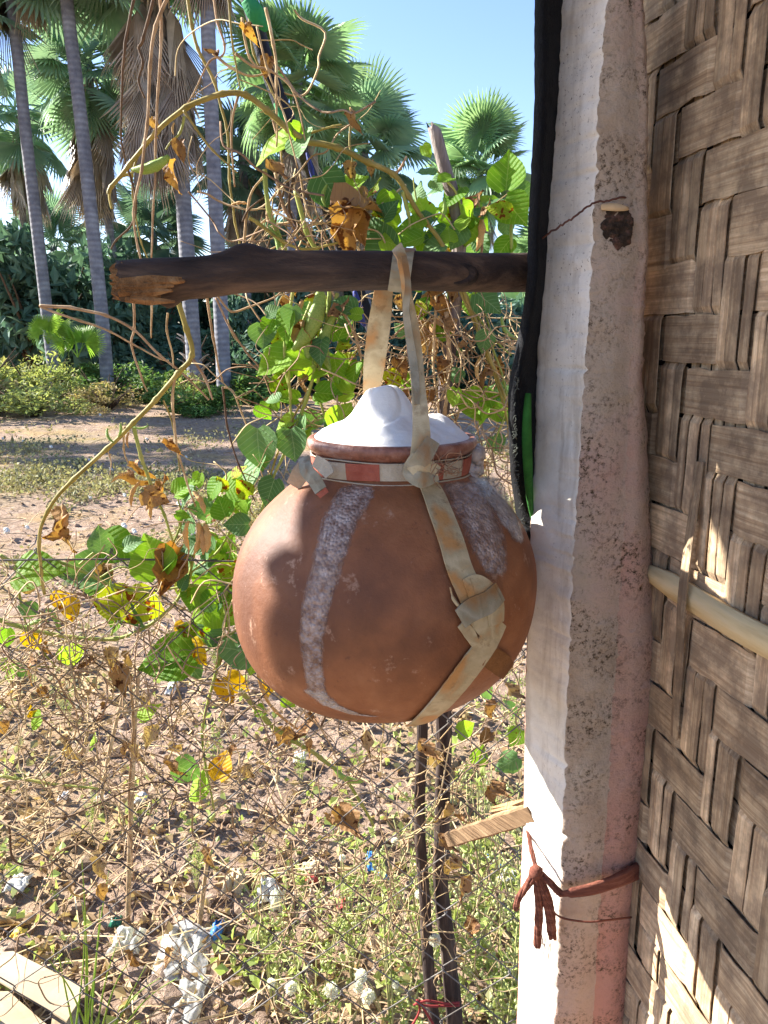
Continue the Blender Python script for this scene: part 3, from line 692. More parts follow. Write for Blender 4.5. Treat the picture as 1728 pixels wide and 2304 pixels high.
strip([(690, 1036, .66), (676, 1066, .66), (660, 1092, .668)], [.010, .016, .013], M['strip_white'], 'strip_tail', .002, arch=.001)
strip([(708, 1036, .634), (730, 1052, .625), (742, 1070, .620)], [.010, .012, .008], M['strip_white'], 'strip_tail', .002)
mb = MB()
for k in range(20):
    p_ = P(U(960, 1010), U(1040, 1080), .612); q_ = P(U(970, 1050), U(1000, 1110), U(.60, .62)); mid = p_.lerp(q_, .5) + Vector((U(-.006, .006), U(-.008, 0), U(-.006, .006)))
    mb.tube(spline([p_, mid, q_], 4), .00035, 3)
mb.build('loose_fibres', M['fibre'], sl)

# ------------------------------------------------------------------ ties and wires on the post
M['root_tie'] = simple('bark_fibre_tie', [S(84, 44, 34), S(120, 70, 54), S(148, 96, 76)], 30, (1, 1, 6), .85, .8, .003, bscale=160)
M['wire'] = simple('rusty_wire', [S(60, 36, 32), S(110, 70, 56)], 60, rough=.7, bs=0)
ti = thing('bark_fibre_tie', 'brown bark fibre tie knotted around the foot of the post', 'tie', P(1215, 1975, .68))
mb = MB()
for k in range(7):
    o = k * 5 - 15
    mb.tube(spline([P(1452, 1950 + o * .9, .712), P(1400, 1976 + o * .6, .684), P(1340, 1998 + o * .5, .674), P(1290, 2008 + o * .3, .672), P(1258, 2012 + o * .15, .674)], 6), [.0035] * 8 + [.003] * 12 + [.0018] * 5, 6)
mb.build('band', M['root_tie'], ti)
for path, r0, r1 in (([(1262, 2012, .674), (1232, 1980, .682), (1210, 1962, .688)], .004, .004), ([(1188, 1870, .735), (1196, 1915, .712), (1208, 1958, .69)], .0022, .0024),
                     ([(1206, 1964, .686), (1188, 1990, .684), (1168, 2020, .685), (1160, 2045, .688)], .005, .0028), ([(1206, 1966, .684), (1213, 2030, .682), (1212, 2080, .683), (1209, 2128, .685)], .0042, .004),
                     ([(1212, 1966, .684), (1232, 2020, .682), (1240, 2060, .682), (1242, 2105, .684)], .0038, .0045), ([(1210, 1966, .683), (1222, 2010, .681), (1232, 2050, .681), (1238, 2098, .683)], .003, .0032)):
    ps = spline([P(*q) for q in path], 6); mb = MB()
    
    for q in range(6):
        a0 = q * 1.05; pq = []
        for i, p_ in enumerate(ps):
            rr_ = (r0 + (r1 - r0) * i / (len(ps) - 1)) * .62; aa = a0 + i * .16
            pq.append(p_ + Vector((math.cos(aa) * rr_, math.sin(aa) * rr_, 0)) + Vector((U(-.0004, .0004), 0, U(-.0004, .0004))))
        if q % 2: pq.append(pq[-1] + (pq[-1] - pq[-2]) * U(.2, 1.2))
        mb.tube(pq, [(r0 + (r1 - r0) * i / (len(pq) - 1)) * .48 for i in range(len(pq))], 5)
    mb.build('strand', M['root_tie'], ti)
mb = MB(); mb.lump(P(1206, 1962, .684), .0085, jit=.12); mb.build('knot', M['root_tie'], ti)
mb = MB()
for k in range(14):
    p_ = P(U(1206, 1244), U(2100, 2126), .683); mb.tube([p_, p_ + Vector((U(-.003, .003), U(-.003, .003), -U(.01, .03)))], .0003, 3)
mb.build('frayed_ends', M['fibre'], ti)
w1 = MB(); w1.tube(spline([P(1226, 1995, .684), P(1240, 2040, .678), P(1262, 2064, .676), P(1320, 2074, .674), P(1370, 2070, .680), P(1420, 2064, .700)], 6), .0011, 6)
tag(w1.build('thin_wire', M['root_tie']), 'thin rusty red wire around the post, below the bark fibre tie', 'wire')
w1 = MB(); ps = spline([P(1190, 562, .735), P(1236, 525, .70), P(1262, 508, .69), P(1290, 490, .684), P(1320, 466, .68), P(1345, 455, .679), P(1385, 448, .682), P(1428, 440, .70)], 6)
ps = [p_ + Vector((U(-.0006, .0006), 0, U(-.0008, .0008))) for p_ in ps]
w1.tube(ps, .0009, 5); tag(w1.build('thin_wire', M['wire']), 'thin dark wire crossing the post above the pole', 'wire')

# ------------------------------------------------------------------ fence
YF = 1.10
M['galv'] = simple('fence_wire', [S(66, 58, 52), S(104, 98, 92), S(140, 136, 130)], 10, rough=.75, bs=0, rand=.5, spec=.2)
fe = thing('chain_link_fence', 'rusty grey chain link fence overgrown with dry bean vines', 'fence', (-.4, YF, 0))
AW = 0.056; VH = 0.056; NW = 44; NV = 24
for k in range(NW):
    x0 = -1.75 + k * AW; ps = []
    for i in range(NV):
        right = (i + k) % 2 == 0
        x = x0 + (AW * 1.04 if right else -AW * 0.04); z = 0.0 + i * VH
        sx = .024 * noise.noise(Vector((x * 1.7, z * 1.7, 5))); sy = .05 * noise.noise(Vector((x * .9, z * .9, 8))); sz = .022 * noise.noise(Vector((x * 1.7, z * 1.7, 12)))
        q = Vector((x + sx, YF + sy, z + sz)); sg = 1 if right else -1
        ps += [q + Vector((-sg * .004, -.0022, -.0035)), q + Vector((0, .0005, 0)), q + Vector((-sg * .004, .0022, .0035))]
    mb = MB(); mb.tube(ps, .0012, 5); mb.build('wire', M['galv'], fe)
mb = MB(); mb.tube([Vector((-1.8 + i * .1, YF + .05 * noise.noise(Vector(((-1.8 + i * .1) * .9, 1.1, 8))), 1.272 + .012 * noise.noise(Vector((i * .2, 3, 3))))) for i in range(26)], .0016, 6); mb.build('top_wire', M['galv'], fe)

# ------------------------------------------------------------------ stakes in the vines
def woodmat(name, a, b_, c_): return simple(name, [a, b_, c_], 12, (5, 5, .6), .85, .9, .004, bscale=40, dist=.3)
M['stake_dark'] = woodmat('charred_wood', S(34, 28, 26), S(62, 50, 44), S(104, 90, 78))
M['stake_grey'] = woodmat('weathered_wood', S(64, 54, 54), S(120, 108, 104), S(172, 160, 150))
M['raw_wood'] = woodmat('raw_wood', S(130, 98, 62), S(176, 144, 104), S(206, 178, 138))
def stake(name, label, path, mat, cat='stake', jag=True, sides=12):
    pts, rad = spline([P(a, b_, y) for a, b_, y, r_ in path], 6, [r_ * PXM(b_, y) for a, b_, y, r_ in path])
    vs = []; o = None
    for i, (p_, r_) in enumerate(zip(pts, rad)):
        tn = (pts[min(i + 1, len(pts) - 1)] - pts[max(i - 1, 0)]).normalized(); e1 = tn.cross(Vector((0, 1, 0))).normalized(); e2 = tn.cross(e1)
        for k in range(sides):
            a = 2 * math.pi * k / sides
            rq = r_ * (1 + .22 * noise.noise(Vector((math.cos(a) * 2, math.sin(a) * 2, p_.z * 9))) + .12 * noise.noise(Vector((math.cos(a) * 5, math.sin(a) * 5, p_.z * 40))))
            v_ = p_ + (e1 * math.cos(a) + e2 * math.sin(a)) * rq
            if jag and i == 0: v_ -= tn * U(0, .02)
            vs.append(v_)
    n_ = len(pts); fs = [(i * sides + k, i * sides + (k + 1) % sides, (i + 1) * sides + (k + 1) % sides, (i + 1) * sides + k) for i in range(n_ - 1) for k in range(sides)]
    fs += [tuple(range(sides - 1, -1, -1)), tuple((n_ - 1) * sides + k for k in range(sides))]
    mb = MB(); mb.add(vs, fs); o = mb.build(name, mat); return tag(o, label, cat)
def to_ground(px, Y): return P(px, 2304, Y)
st = stake('wooden_stake', 'grey weathered wooden stake with a jagged top against the sky', [(980, 300, 1.16, 14), (1002, 380, 1.16, 15), (1028, 480, 1.16, 17), (1030, 600, 1.15, 16), (1016, 760, 1.15, 15), (998, 900, 1.15, 15), (994, 1000, 1.15, 16)], M['stake_grey'])
s1 = stake('wooden_stake', 'thicker dark stake under the pot, right of the pair', [(1000, 960, 1.17, 15), (990, 1250, 1.165, 17), (998, 1620, 1.16, 18), (995, 1850, 1.16, 17), (992, 2000, 1.16, 17), (1010, 2150, 1.16, 18), (1030, 2400, 1.16, 21), (1050, 2750, 1.17, 22), (1060, 3000, 1.18, 22)], M['stake_dark'])
s2 = stake('wooden_stake', 'thinner dark stake under the pot, left of the pair', [(965, 1060, 1.17, 11), (954, 1400, 1.16, 12), (950, 1640, 1.15, 12.5), (944, 1850, 1.15, 12.5), (954, 2000, 1.15, 12.5), (966, 2200, 1.15, 13.5), (990, 2450, 1.15, 15), (1000, 2750, 1.16, 16), (1004, 3000, 1.17, 16)], M['stake_dark'])
stake('leaning_pole', 'dark pole wrapped in black and blue rags leaning through the vines', [(520, -120, 1.20, 17), (565, 20, 1.20, 17), (612, 180, 1.20, 18), (660, 300, 1.20, 17), (702, 400, 1.20, 15), (760, 540, 1.20, 14), (820, 690, 1.20, 14), (870, 820, 1.20, 14), (930, 1000, 1.20, 14)], simple('wrapped_pole', [S(18, 20, 26), S(34, 38, 50), S(70, 60, 48)], 30, rough=.8, bs=.8), 'pole')
def rag(name, label, paths, mat, cat='rag'):
    o0 = P(*paths[0][0][:3]); th_ = thing(name, label, cat, o0)
    for pth in paths:
        mb = MB(); ps, wd = spline([P(a, b_, y) for a, b_, y, w_ in pth], 5, [w_ * PXM(b_, y) for a, b_, y, w_ in pth])
        mb.ribbon(ps, [Vector((.3 * math.sin(i * .9), -1, .2 * math.cos(i * 1.3))) for i in range(len(ps))], wd, .0012, arch=.003); mb.build('rag_strip', mat, th_)
    return th_
rag('green_rag', 'bright green rag wound on the leaning pole', [[(556, 0, 1.175, 30), (572, 25, 1.17, 40), (590, 52, 1.175, 34), (600, 70, 1.18, 8)], [(618, 235, 1.175, 5), (632, 260, 1.17, 14), (642, 285, 1.175, 12), (648, 320, 1.18, 4)]], simple('green_cloth', [S(30, 120, 70), S(60, 150, 90)], 30, rough=.8))
rag('blue_rag', 'dark blue rag hanging on the leaning pole under the hanging pole', [[(798, 655, 1.18, 8), (806, 690, 1.175, 20), (814, 720, 1.18, 14), (822, 735, 1.18, 4)], [(690, 345, 1.175, 4), (700, 380, 1.17, 12), (708, 420, 1.175, 5)]], simple('blue_cloth', [S(30, 40, 110), S(60, 70, 150)], 30, rough=.7))
bt = thing('wooden_peg', 'split raw wood peg sticking out left of the post, above the fibre tie', 'peg', P(1180, 1840, .75))
mb = MB()
A_, B_ = P(1012, 1888, .86), P(1205, 1828, .735)
d_ = (B_ - A_).normalized(); up_ = Vector((0, 0, 1)); up_ = (up_ - d_ * up_.dot(d_)).normalized(); sd_ = d_.cross(up_); vs = []
for i in range(11):
    c_ = A_.lerp(B_, i / 10)
    for a, b_ in ((-1, -.5), (-.2, -.62), (.8, -.5), (1, .5), (.2, .6), (-.9, .4)):
        vs.append(c_ + up_ * b_ * .0165 * (1 + U(-.08, .08)) + sd_ * a * .008 * (1 + U(-.1, .1)) + (d_ * U(-.004, .004) if i == 0 else Vector()))
fs = [(i * 6 + k, i * 6 + (k + 1) % 6, i * 6 + 6 + (k + 1) % 6, i * 6 + 6 + k) for i in range(10) for k in range(6)] + [(5, 4, 3, 2, 1, 0), tuple(60 + k for k in range(6))]
M['peg_wood'] = simple('peg_wood', [S(96, 74, 52), S(128, 102, 74), S(156, 130, 98)], 14, (.5, .5, 8), .85, .9, .004, bscale=40)
mb.add(vs, fs); mb.build('peg_shaft', M['peg_wood'], bt, smooth=False)
mb = MB()
for k in range(16):
    a = P(U(1090, 1140), U(1812, 1842), .80); e_ = P(U(1180, 1200), U(1795, 1818), .75); mb.tube([a, a.lerp(e_, .5) + Vector((0, 0, U(-.002, .004))), e_], [U(.001, .002), U(.0015, .003), .001], 4)
mb.build('splinters', M['raw_wood'], bt, smooth=False)
rt = thing('red_twine', 'dark red twine tied around the two dark stakes near the ground', 'twine', P(985, 2260, 1.12))
for pth in ([(930, 2262, 1.12), (960, 2252, 1.125), (1000, 2258, 1.13), (1034, 2256, 1.135)], [(938, 2250, 1.12), (944, 2275, 1.12), (926, 2310, 1.125)], [(940, 2250, 1.12), (960, 2280, 1.12), (978, 2310, 1.12)], [(935, 2258, 1.12), (970, 2264, 1.125), (1034, 2262, 1.135)]):
    mb = MB(); mb.tube(spline([P(*q) for q in pth], 5), .0022, 5); mb.build('strand', simple('twine_red', [S(120, 40, 40), S(150, 60, 56)], 60, rough=.8, bs=0) if 'twine_red' not in bpy.data.materials else bpy.data.materials['twine_red'], rt)

# ------------------------------------------------------------------ bean vines
def leaf_mesh(name, curl, cup, wav, wid=0.46, rag=0.0, seed=1, fold=0.0):
    """heart-shaped leaflet one unit long, stalk end at the origin, tip along +y"""
    rq = random.Random(seed); rows = [0.0, .05, .14, .27, .42, .58, .74, .88, 1.0]
    wf = [0.16, .30, .43, .50, .48, .39, .25, .11, 0.004]; mb = MB(); vs = []; cs = [-1, -.66, -.33, 0, .33, .66, 1]
    for i, y in enumerate(rows):
        for c_ in cs:
            x = c_ * wf[i] * wid / .46 * (1 + rq.uniform(-rag, rag) * abs(c_))
            yy = y - (0.10 * abs(c_) ** 1.5 * (1 - y) ** 2 if i < 4 else 0) + rq.uniform(-rag, rag) * .25 * abs(c_)
            z = cup * abs(x) - fold * x * x * 2 + curl * (yy ** 2) + wav * math.sin(yy * 9 + c_ * 2) * abs(c_) + rq.uniform(-rag, rag) * .3
            vs.append((x, yy, z))
    n_ = len(cs); fs = [(i * n_ + k, i * n_ + k + 1, i * n_ + n_ + k + 1, i * n_ + n_ + k) for i in range(len(rows) - 1) for k in range(n_ - 1)]
    mb.add(vs, fs); return mb
LM = {}
shapes = {'flat': [(-.18, .12, .02, .46, .02, 1, 0), (-.3, .22, .03, .44, .03, 2, 0), (.15, .3, .03, .48, .03, 3, 0), (-.1, .05, .05, .42, .04, 4, .3)],
          'dry': [(-.5, .7, .10, .36, .16, 5, .0), (.6, .9, .12, .30, .2, 6, .6), (-.9, .5, .12, .34, .2, 7, .2)]}
for mk in ('leaf', 'leaf_spot', 'leaf_dull', 'leaf_yellow', 'leaf_dry', 'leaf_orange', 'leaf_litter'):
    sh_ = shapes['dry'] if mk in ('leaf_dry', 'leaf_orange', 'leaf_litter') else shapes['flat']
    LM[mk] = [leaf_mesh(mk, *s_).mesh(mk + '_blade', M[mk]) for s_ in sh_]
TY = {'G': 'leaf', 'S': 'leaf_spot', 'D': 'leaf_dull', 'Y': 'leaf_yellow', 'B': 'leaf_dry', 'O': 'leaf_orange', 'L': 'leaf_litter'}
CR = Vector((1, 0, 0)); CU = Vector((0, SP, CP)); CF = Vector((0, CP, -SP))
def put_leaf(parent, px, py, Y, size, ang, ty, tilt=24, flat=None):
    """leaf centred at the pixel, size photo-pixels long, tip pointing ang degrees clockwise from right"""
    s_ = size * PXM(py, Y); a = R(ang)
    T = (CR * math.cos(a) - CU * math.sin(a) + CF * U(-.35, .35)).normalized()
    Nn = (-CF * .8 + SDIR * U(.1, .8) * (1 if tilt < 40 else .3) + CR * U(-1, 1) * math.tan(R(tilt)) + CU * U(-.3, 1) * math.tan(R(tilt)))
    Nn = (Nn - T * Nn.dot(T)).normalized(); X = T.cross(Nn)
    c_ = P(px, py, Y) - T * s_ * .48
    mt = Matrix((X, T, Nn)).transposed().to_4x4()
    wq = s_ * U(.88, 1.12)
    mt = Matrix.Translation(c_) @ mt @ Matrix.Diagonal((wq, s_, s_, 1))
    nm_ = {'B': 'dry_leaf', 'O': 'dry_leaf'}.get(ty, 'leaf')
    return link(nm_, random.choice(LM[TY[ty]]), parent, mt)
def pod_mesh(name, mat, bend, bumps, r0=.10):
    mb = MB(); ps = []; rd = []
    for i in range(13):
        q = i / 12; ps.append(Vector((bend * (q - q * q) * 4 * .25, q, 0))); e = max(.02, math.sin(math.pi * min(1, q * .93 + .05)) ** .55)
        rd.append(r0 * e * (1 + bumps * math.sin(q * 19)))
    mb.tube(ps, rd, 8, flat=.62); return mb.mesh(name, mat)
PODS = {'g': [pod_mesh('green_pod', M['pod_green'], .7, .08), pod_mesh('green_pod', M['pod_green'], -.5, .06, .13)], 't': [pod_mesh('dry_pod', M['pod_dry'], .5, .16), pod_mesh('dry_pod', M['pod_dry'], -.4, .2, .12)]}
def put_pod(parent, px, py, Y, size, ang, ty):
    s_ = size * PXM(py, Y); a = R(ang); T = (CR * math.cos(a) - CU * math.sin(a) + CF * U(-.25, .25)).normalized()
    Nn = -CF + CR * U(-.5, .5); Nn = (Nn - T * Nn.dot(T)).normalized(); X = T.cross(Nn)
    mt = Matrix.Translation(P(px, py, Y) - T * s_ * .5) @ Matrix((X, T, Nn)).transposed().to_4x4() @ Matrix.Scale(s_, 4)
    return link('pod', random.choice(PODS[ty]), parent, mt)
def put_stem(parent, path, r_px, mat, Y=None, taper=.55, wob=.0, name='stem', sides=6):
    pp = [P(q[0], q[1], q[2] if len(q) > 2 else Y) for q in path]; ps = spline(pp, 7)
    ps = [p_ + Vector((noise.noise(p_ * 30), noise.noise(p_ * 30 + Vector((9, 0, 0))), noise.noise(p_ * 30 + Vector((0, 9, 0))))) * (wob + .0016) for p_ in ps]
    r0 = r_px * PXM(path[0][1], pp[0].y); n_ = len(ps)
    rd = [r0 * (1 - (1 - taper) * i / (n_ - 1)) * (1.35 if (i % 7 == 0 and 0 < i < n_ - 1 and r_px > 2) else 1) for i in range(n_)]
    mb = MB(); mb.tube(ps, rd, sides); return mb.build(name, mat, parent)
VG = 'bean vines climbing on the fence'
def vine(label, base, stems, leaves=(), pods=(), Y=1.12):
    v_ = thing('bean_vine', label, 'vine', P(base[0], base[1], Y), VG)
    for s_ in stems: put_stem(v_, s_[0], s_[1], M[s_[2]], Y + (s_[3] if len(s_) > 3 else 0))
    for l in leaves:
        put_leaf(v_, l[0], l[1], Y + U(-.03, .03), l[2], l[3], l[4])
    for p_ in pods: put_pod(v_, p_[0], p_[1], Y - .01, p_[2], p_[3], p_[4])
    return v_
vine('long green bean stem arching left over the pole with one pale pod', (640, 290),
     [([(690, 315), (650, 290), (600, 247), (552, 213), (500, 212), (420, 242), (350, 300), (290, 372), (250, 420), (244, 436)], 7.5, 'stem_olive'),
      ([(415, 262), (405, 300), (385, 320), (372, 338)], 3.5, 'stem_green')],
     [(608, 332, 112, 170, 'G'), (680, 332, 76, 88, 'D'), (668, 300, 50, 60, 'G'), (385, 392, 64, 100, 'O'), (405, 335, 46, 85, 'B'), (348, 280, 30, 60, 'B')], [(338, 366, 96, 168, 'g'), (392, 290, 30, 90, 't')])
vine('green bean stem arching right across the sky above the pole', (700, 318),
     [([(690, 318), (760, 332), (830, 365), (884, 392), (920, 440), (958, 500), (1000, 560), (1050, 670), (1100, 800), (1150, 930)], 7, 'stem_olive'), ([(884, 392), (900, 380), (915, 352)], 4, 'stem_dry'), ([(905, 430), (920, 480), (922, 520)], 5, 'stem_green')],
     [(745, 432, 96, 60, 'D'), (800, 420, 70, 340, 'G'), (840, 420, 50, 300, 'S'), (808, 455, 120, 335, 'B'), (838, 440, 80, 345, 'B'), (780, 520, 110, 110, 'O'), (805, 510, 96, 70, 'O'), (922, 512, 66, 190, 'G'), (925, 545, 56, 160, 'G'), (875, 470, 54, 300, 'D'), (868, 500, 60, 200, 'G'), (850, 530, 92, 230, 'D'), (885, 548, 56, 20, 'G'), (770, 480, 40, 200, 'B')],
     [(735, 440, 50, 95, 'g')])
vine('upright bean shoot with bright leaves beside the black sheet', (1150, 600),
     [([(1152, 600), (1150, 520), (1152, 470), (1148, 420)], 4, 'stem_green'), ([(1152, 480), (1128, 470)], 2, 'stem_green'), ([(1152, 470), (1175, 450)], 2, 'stem_green')],
     [(1143, 388, 92, 278, 'G'), (1182, 442, 72, 20, 'D'), (1160, 478, 78, 50, 'G'), (1122, 470, 56, 200, 'S'), (1140, 515, 46, 80, 'D'), (1130, 560, 60, 130, 'G')])
rq = random.Random(11)
lv = [(1020, 440, 60, 130, 'G'), (1035, 478, 66, 20, 'S'), (1052, 520, 66, 100, 'G'), (1000, 408, 42, 150, 'G'), (985, 420, 40, 60, 'D'), (958, 382, 44, 170, 'D'), (1070, 470, 44, 60, 'D'), (1085, 500, 40, 40, 'G'), (960, 340, 34, 60, 'G'), (1000, 500, 54, 200, 'G'), (975, 530, 60, 160, 'D'), (1010, 555, 60, 90, 'G'), (1060, 565, 60, 150, 'G'), (950, 470, 50, 250, 'G'), (940, 430, 46, 280, 'D'), (1095, 480, 36, 330, 'B'), (1068, 448, 60, 280, 'B'), (960, 560, 60, 60, 'G'), (900, 575, 60, 180, 'D'), (840, 575, 60, 120, 'G'), (1085, 555, 50, 80, 'D')]
for _ in range(46): lv.append((rq.uniform(850, 1120), rq.uniform(450, 640), rq.uniform(34, 62), rq.uniform(0, 360), rq.choice('GGGDDSGY')))
vine('leafy bean vine winding round the jagged grey stake', (1010, 620),
     [([(1010, 700), (1012, 600), (1040, 520), (1030, 440), (1000, 400), (965, 370)], 3.5, 'stem_green'), ([(1000, 640), (960, 560), (940, 470), (930, 400)], 3, 'stem_green'), ([(1060, 640), (1085, 560), (1080, 480), (1072, 440)], 3, 'stem_dry'), ([(880, 600), (930, 560), (1000, 470), (1040, 430)], 2.4, 'stem_green'), ([(860, 560), (920, 548), (1010, 560), (1100, 470), (1150, 430)], 1.8, 'stem_dry')], lv, [(1075, 520, 90, 95, 't'), (995, 470, 50, 95, 'g')], 1.15)
lv = [(640, 736, 78, 110, 'G'), (622, 822, 96, 140, 'G'), (690, 830, 66, 60, 'G'), (756, 828, 72, 80, 'G'), (632, 866, 44, 20, 'S'), (718, 790, 62, 100, 'D'), (770, 936, 70, 300, 'G'), (770, 960, 50, 240, 'G'), (662, 1000, 76, 80, 'D'), (580, 1012, 100, 90, 'D'), (580, 1066, 90, 100, 'D'), (606, 1110, 70, 110, 'D'), (540, 1100, 56, 0, 'G'), (500, 1140, 52, 250, 'G'), (530, 1180, 60, 180, 'D'), (640, 950, 50, 160, 'G')]
for _ in range(44): lv.append((rq.uniform(590, 800), rq.uniform(670, 980), rq.uniform(34, 66), rq.uniform(0, 360), rq.choice('GGDDSGB')))
vine('dense bean vine with green pods hanging under the pole, left of the sling', (690, 1000),
     [([(665, 430), (690, 520), (730, 600), (742, 680), (720, 780), (690, 900), (650, 1000), (600, 1110), (560, 1250)], 6, 'stem_green'), ([(596, 380), (605, 470), (640, 560), (660, 640), (640, 780), (655, 900)], 6, 'stem_green'),
      ([(760, 660), (735, 760), (715, 860), (730, 940)], 5, 'stem_green'), ([(700, 680), (670, 760), (650, 850), (660, 960)], 5, 'stem_green'), ([(600, 1100), (640, 980), (700, 860), (720, 700)], 3, 'stem_olive'), ([(690, 500), (740, 640), (800, 760), (830, 900)], 4, 'stem_dry')],
     lv, [(720, 760, 150, 100, 'g'), (690, 720, 150, 115, 'g'), (750, 770, 130, 95, 'g'), (615, 540, 70, 70, 'g'), (665, 700, 60, 120, 't'), (700, 780, 60, 80, 't')], 1.11)
lv = [(1060, 912, 92, 195, 'G'), (1132, 922, 72, 20, 'G'), (1085, 935, 46, 120, 'G'), (1100, 680, 70, 40, 'D'), (1060, 690, 60, 90, 'G'), (1090, 770, 50, 100, 'D'), (920, 860, 56, 20, 'G'), (880, 850, 50, 200, 'S'), (1000, 690, 60, 40, 'O'), (970, 700, 70, 100, 'B'), (960, 760, 90, 95, 'B'), (905, 700, 60, 90, 'B'), (1010, 740, 60, 70, 'B'), (1000, 830, 50, 90, 'B'), (980, 660, 56, 10, 'O'), (1120, 1000, 44, 60, 'D'), (1080, 1040, 40, 90, 'B')]
for _ in range(18): lv.append((rq.uniform(900, 1150), rq.uniform(650, 900), rq.uniform(28, 50), rq.uniform(0, 360), rq.choice('GDBBSBD')))
vine('half dried bean vine behind the sling, between the pot and the black sheet', (1010, 1000),
     [([(1030, 640), (1080, 760), (1130, 900), (1150, 1000)], 4, 'stem_olive'), ([(1090, 700), (1110, 760), (1150, 800)], 3, 'stem_green'), ([(1060, 690), (1100, 760), (1140, 900), (1110, 1010), (1150, 1020)], 3, 'stem_green'), ([(1005, 700), (1010, 830), (1000, 930), (990, 1030)], 6, 'stem_dry'), ([(985, 650), (975, 800), (990, 950)], 4, 'stem_dry'), ([(1020, 880), (1080, 878), (1150, 892)], 2.5, 'stem_dry'), ([(880, 760), (940, 730), (1040, 820), (1100, 900)], 2.5, 'stem_dry')],
     lv, [(1148, 738, 66, 50, 'g'), (1080, 830, 60, 95, 't')], 1.13)
lv = [(270, 1232, 100, 20, 'G'), (345, 1250, 100, 250, 'G'), (384, 1258, 78, 300, 'G'), (190, 1292, 108, 170, 'D'), (88, 1282, 112, 350, 'G'), (246, 1356, 84, 190, 'S'), (326, 1364, 90, 20, 'S'), (12, 1438, 50, 100, 'G'), (155, 1372, 70, 100, 'Y'), (140, 1345, 44, 340, 'Y'), (75, 1442, 50, 60, 'Y'), (28, 1500, 50, 320, 'G'), (50, 1510, 36, 30, 'D'), (160, 1478, 56, 80, 'G'), (60, 1370, 44, 200, 'D'), (225, 1210, 60, 260, 'D'), (300, 1220, 50, 330, 'D'), (210, 1330, 50, 90, 'D'), (265, 1395, 60, 100, 'G'), (300, 1390, 60, 60, 'D'), (238, 1290, 48, 60, 'B'), (105, 1460, 34, 90, 'O'), (120, 1270, 30, 90, 'B')]
vine('leafy bean runner spreading left along the top of the fence', (420, 1330),
     [([(0, 1250), (40, 1266), (110, 1258), (180, 1282), (250, 1318), (330, 1330), (430, 1318), (520, 1315)], 5, 'stem_green'), ([(-20, 1388), (60, 1414), (160, 1434), (260, 1437), (330, 1410), (390, 1360), (420, 1310), (440, 1240)], 5.5, 'stem_green'), ([(38, 1268), (46, 1350), (60, 1412)], 3.5, 'stem_green'), ([(60, 1414), (100, 1470), (125, 1500)], 3, 'stem_green'), ([(125, 1500), (80, 1500), (30, 1500)], 2, 'stem_green'), ([(180, 1270), (215, 1240), (250, 1228)], 3, 'stem_green'), ([(250, 1430), (262, 1390), (280, 1372)], 3, 'stem_green'), ([(390, 1220), (410, 1170), (400, 1120)], 3, 'stem_green'), ([(225, 1300), (280, 1276), (330, 1310)], 2.4, 'stem_green')],
     lv, [(118, 1395, 60, 55, 'g'), (85, 1405, 50, 350, 'g'), (254, 1318, 30, 70, 'g'), (437, 1250, 46, 110, 'g'), (160, 1258, 22, 0, 't')])
lv = [(450, 1412, 80, 100, 'G'), (372, 1482, 122, 175, 'G'), (430, 1500, 76, 60, 'D'), (392, 1500, 60, 300, 'D'), (440, 1470, 66, 60, 'Y'), (412, 1430, 60, 100, 'Y'), (526, 1460, 96, 190, 'D'), (572, 1478, 86, 110, 'G'), (508, 1560, 66, 70, 'Y'), (532, 1540, 60, 40, 'Y'), (500, 1718, 70, 280, 'Y'), (440, 1772, 80, 130, 'G'), (425, 1735, 70, 30, 'D'), (205, 1672, 46, 120, 'G'), (340, 1605, 56, 330, 'G'), (78, 1625, 50, 130, 'G'), (74, 1600, 30, 260, 'Y'), (470, 1310, 70, 60, 'G'), (490, 1260, 60, 120, 'G'), (520, 1300, 70, 100, 'S'), (510, 1350, 60, 80, 'S'), (620, 1530, 50, 30, 'Y'), (600, 1545, 50, 90, 'Y'), (500, 1390, 70, 30, 'G'), (470, 1210, 60, 250, 'D'), (460, 1350, 54, 200, 'D'), (505, 1485, 40, 100, 'B'), (520, 1225, 60, 300, 'G'), (485, 1440, 50, 60, 'D'), (650, 1580, 34, 40, 'G'), (590, 1600, 30, 20, 'G')]
for _ in range(44): lv.append((rq.uniform(410, 570), rq.uniform(1060, 1440), rq.uniform(34, 62), rq.uniform(0, 360), rq.choice('GGDDS')))
vine('bean vine with green and yellow leaves at the lower left of the pot', (480, 1500),
     [([(560, 1400), (500, 1440), (440, 1480), (400, 1505)], 4, 'stem_green'), ([(500, 1440), (490, 1500), (470, 1570), (455, 1650), (466, 1740), (482, 1820)], 4.5, 'stem_green'), ([(545, 1300), (510, 1330), (508, 1400), (530, 1430), (560, 1420)], 4.5, 'stem_green'), ([(530, 1170), (490, 1240), (430, 1290), (410, 1330)], 3, 'stem_green'), ([(575, 1480), (590, 1550), (620, 1600), (670, 1640)], 5, 'pod_dry'), ([(400, 1160), (420, 1220), (430, 1290), (410, 1350)], 4, 'stem_green')],
     lv, [(520, 1120, 46, 20, 'g'), (430, 1100, 40, 40, 'g')])
vine('dark green bean stem crossing the fence below the pot', (700, 1700), [([(540, 1550), (600, 1622), (660, 1665), (720, 1705), (770, 1745), (815, 1810), (840, 1860)], 6, 'stem_green'), ([(720, 1640), (735, 1600), (745, 1560), (730, 1520)], 3, 'stem_dark')], [(780, 1850, 80, 60, 'B'), (700, 1640, 60, 110, 'B'), (640, 1660, 50, 90, 'B')], [(785, 1745, 70, 200, 'g')])
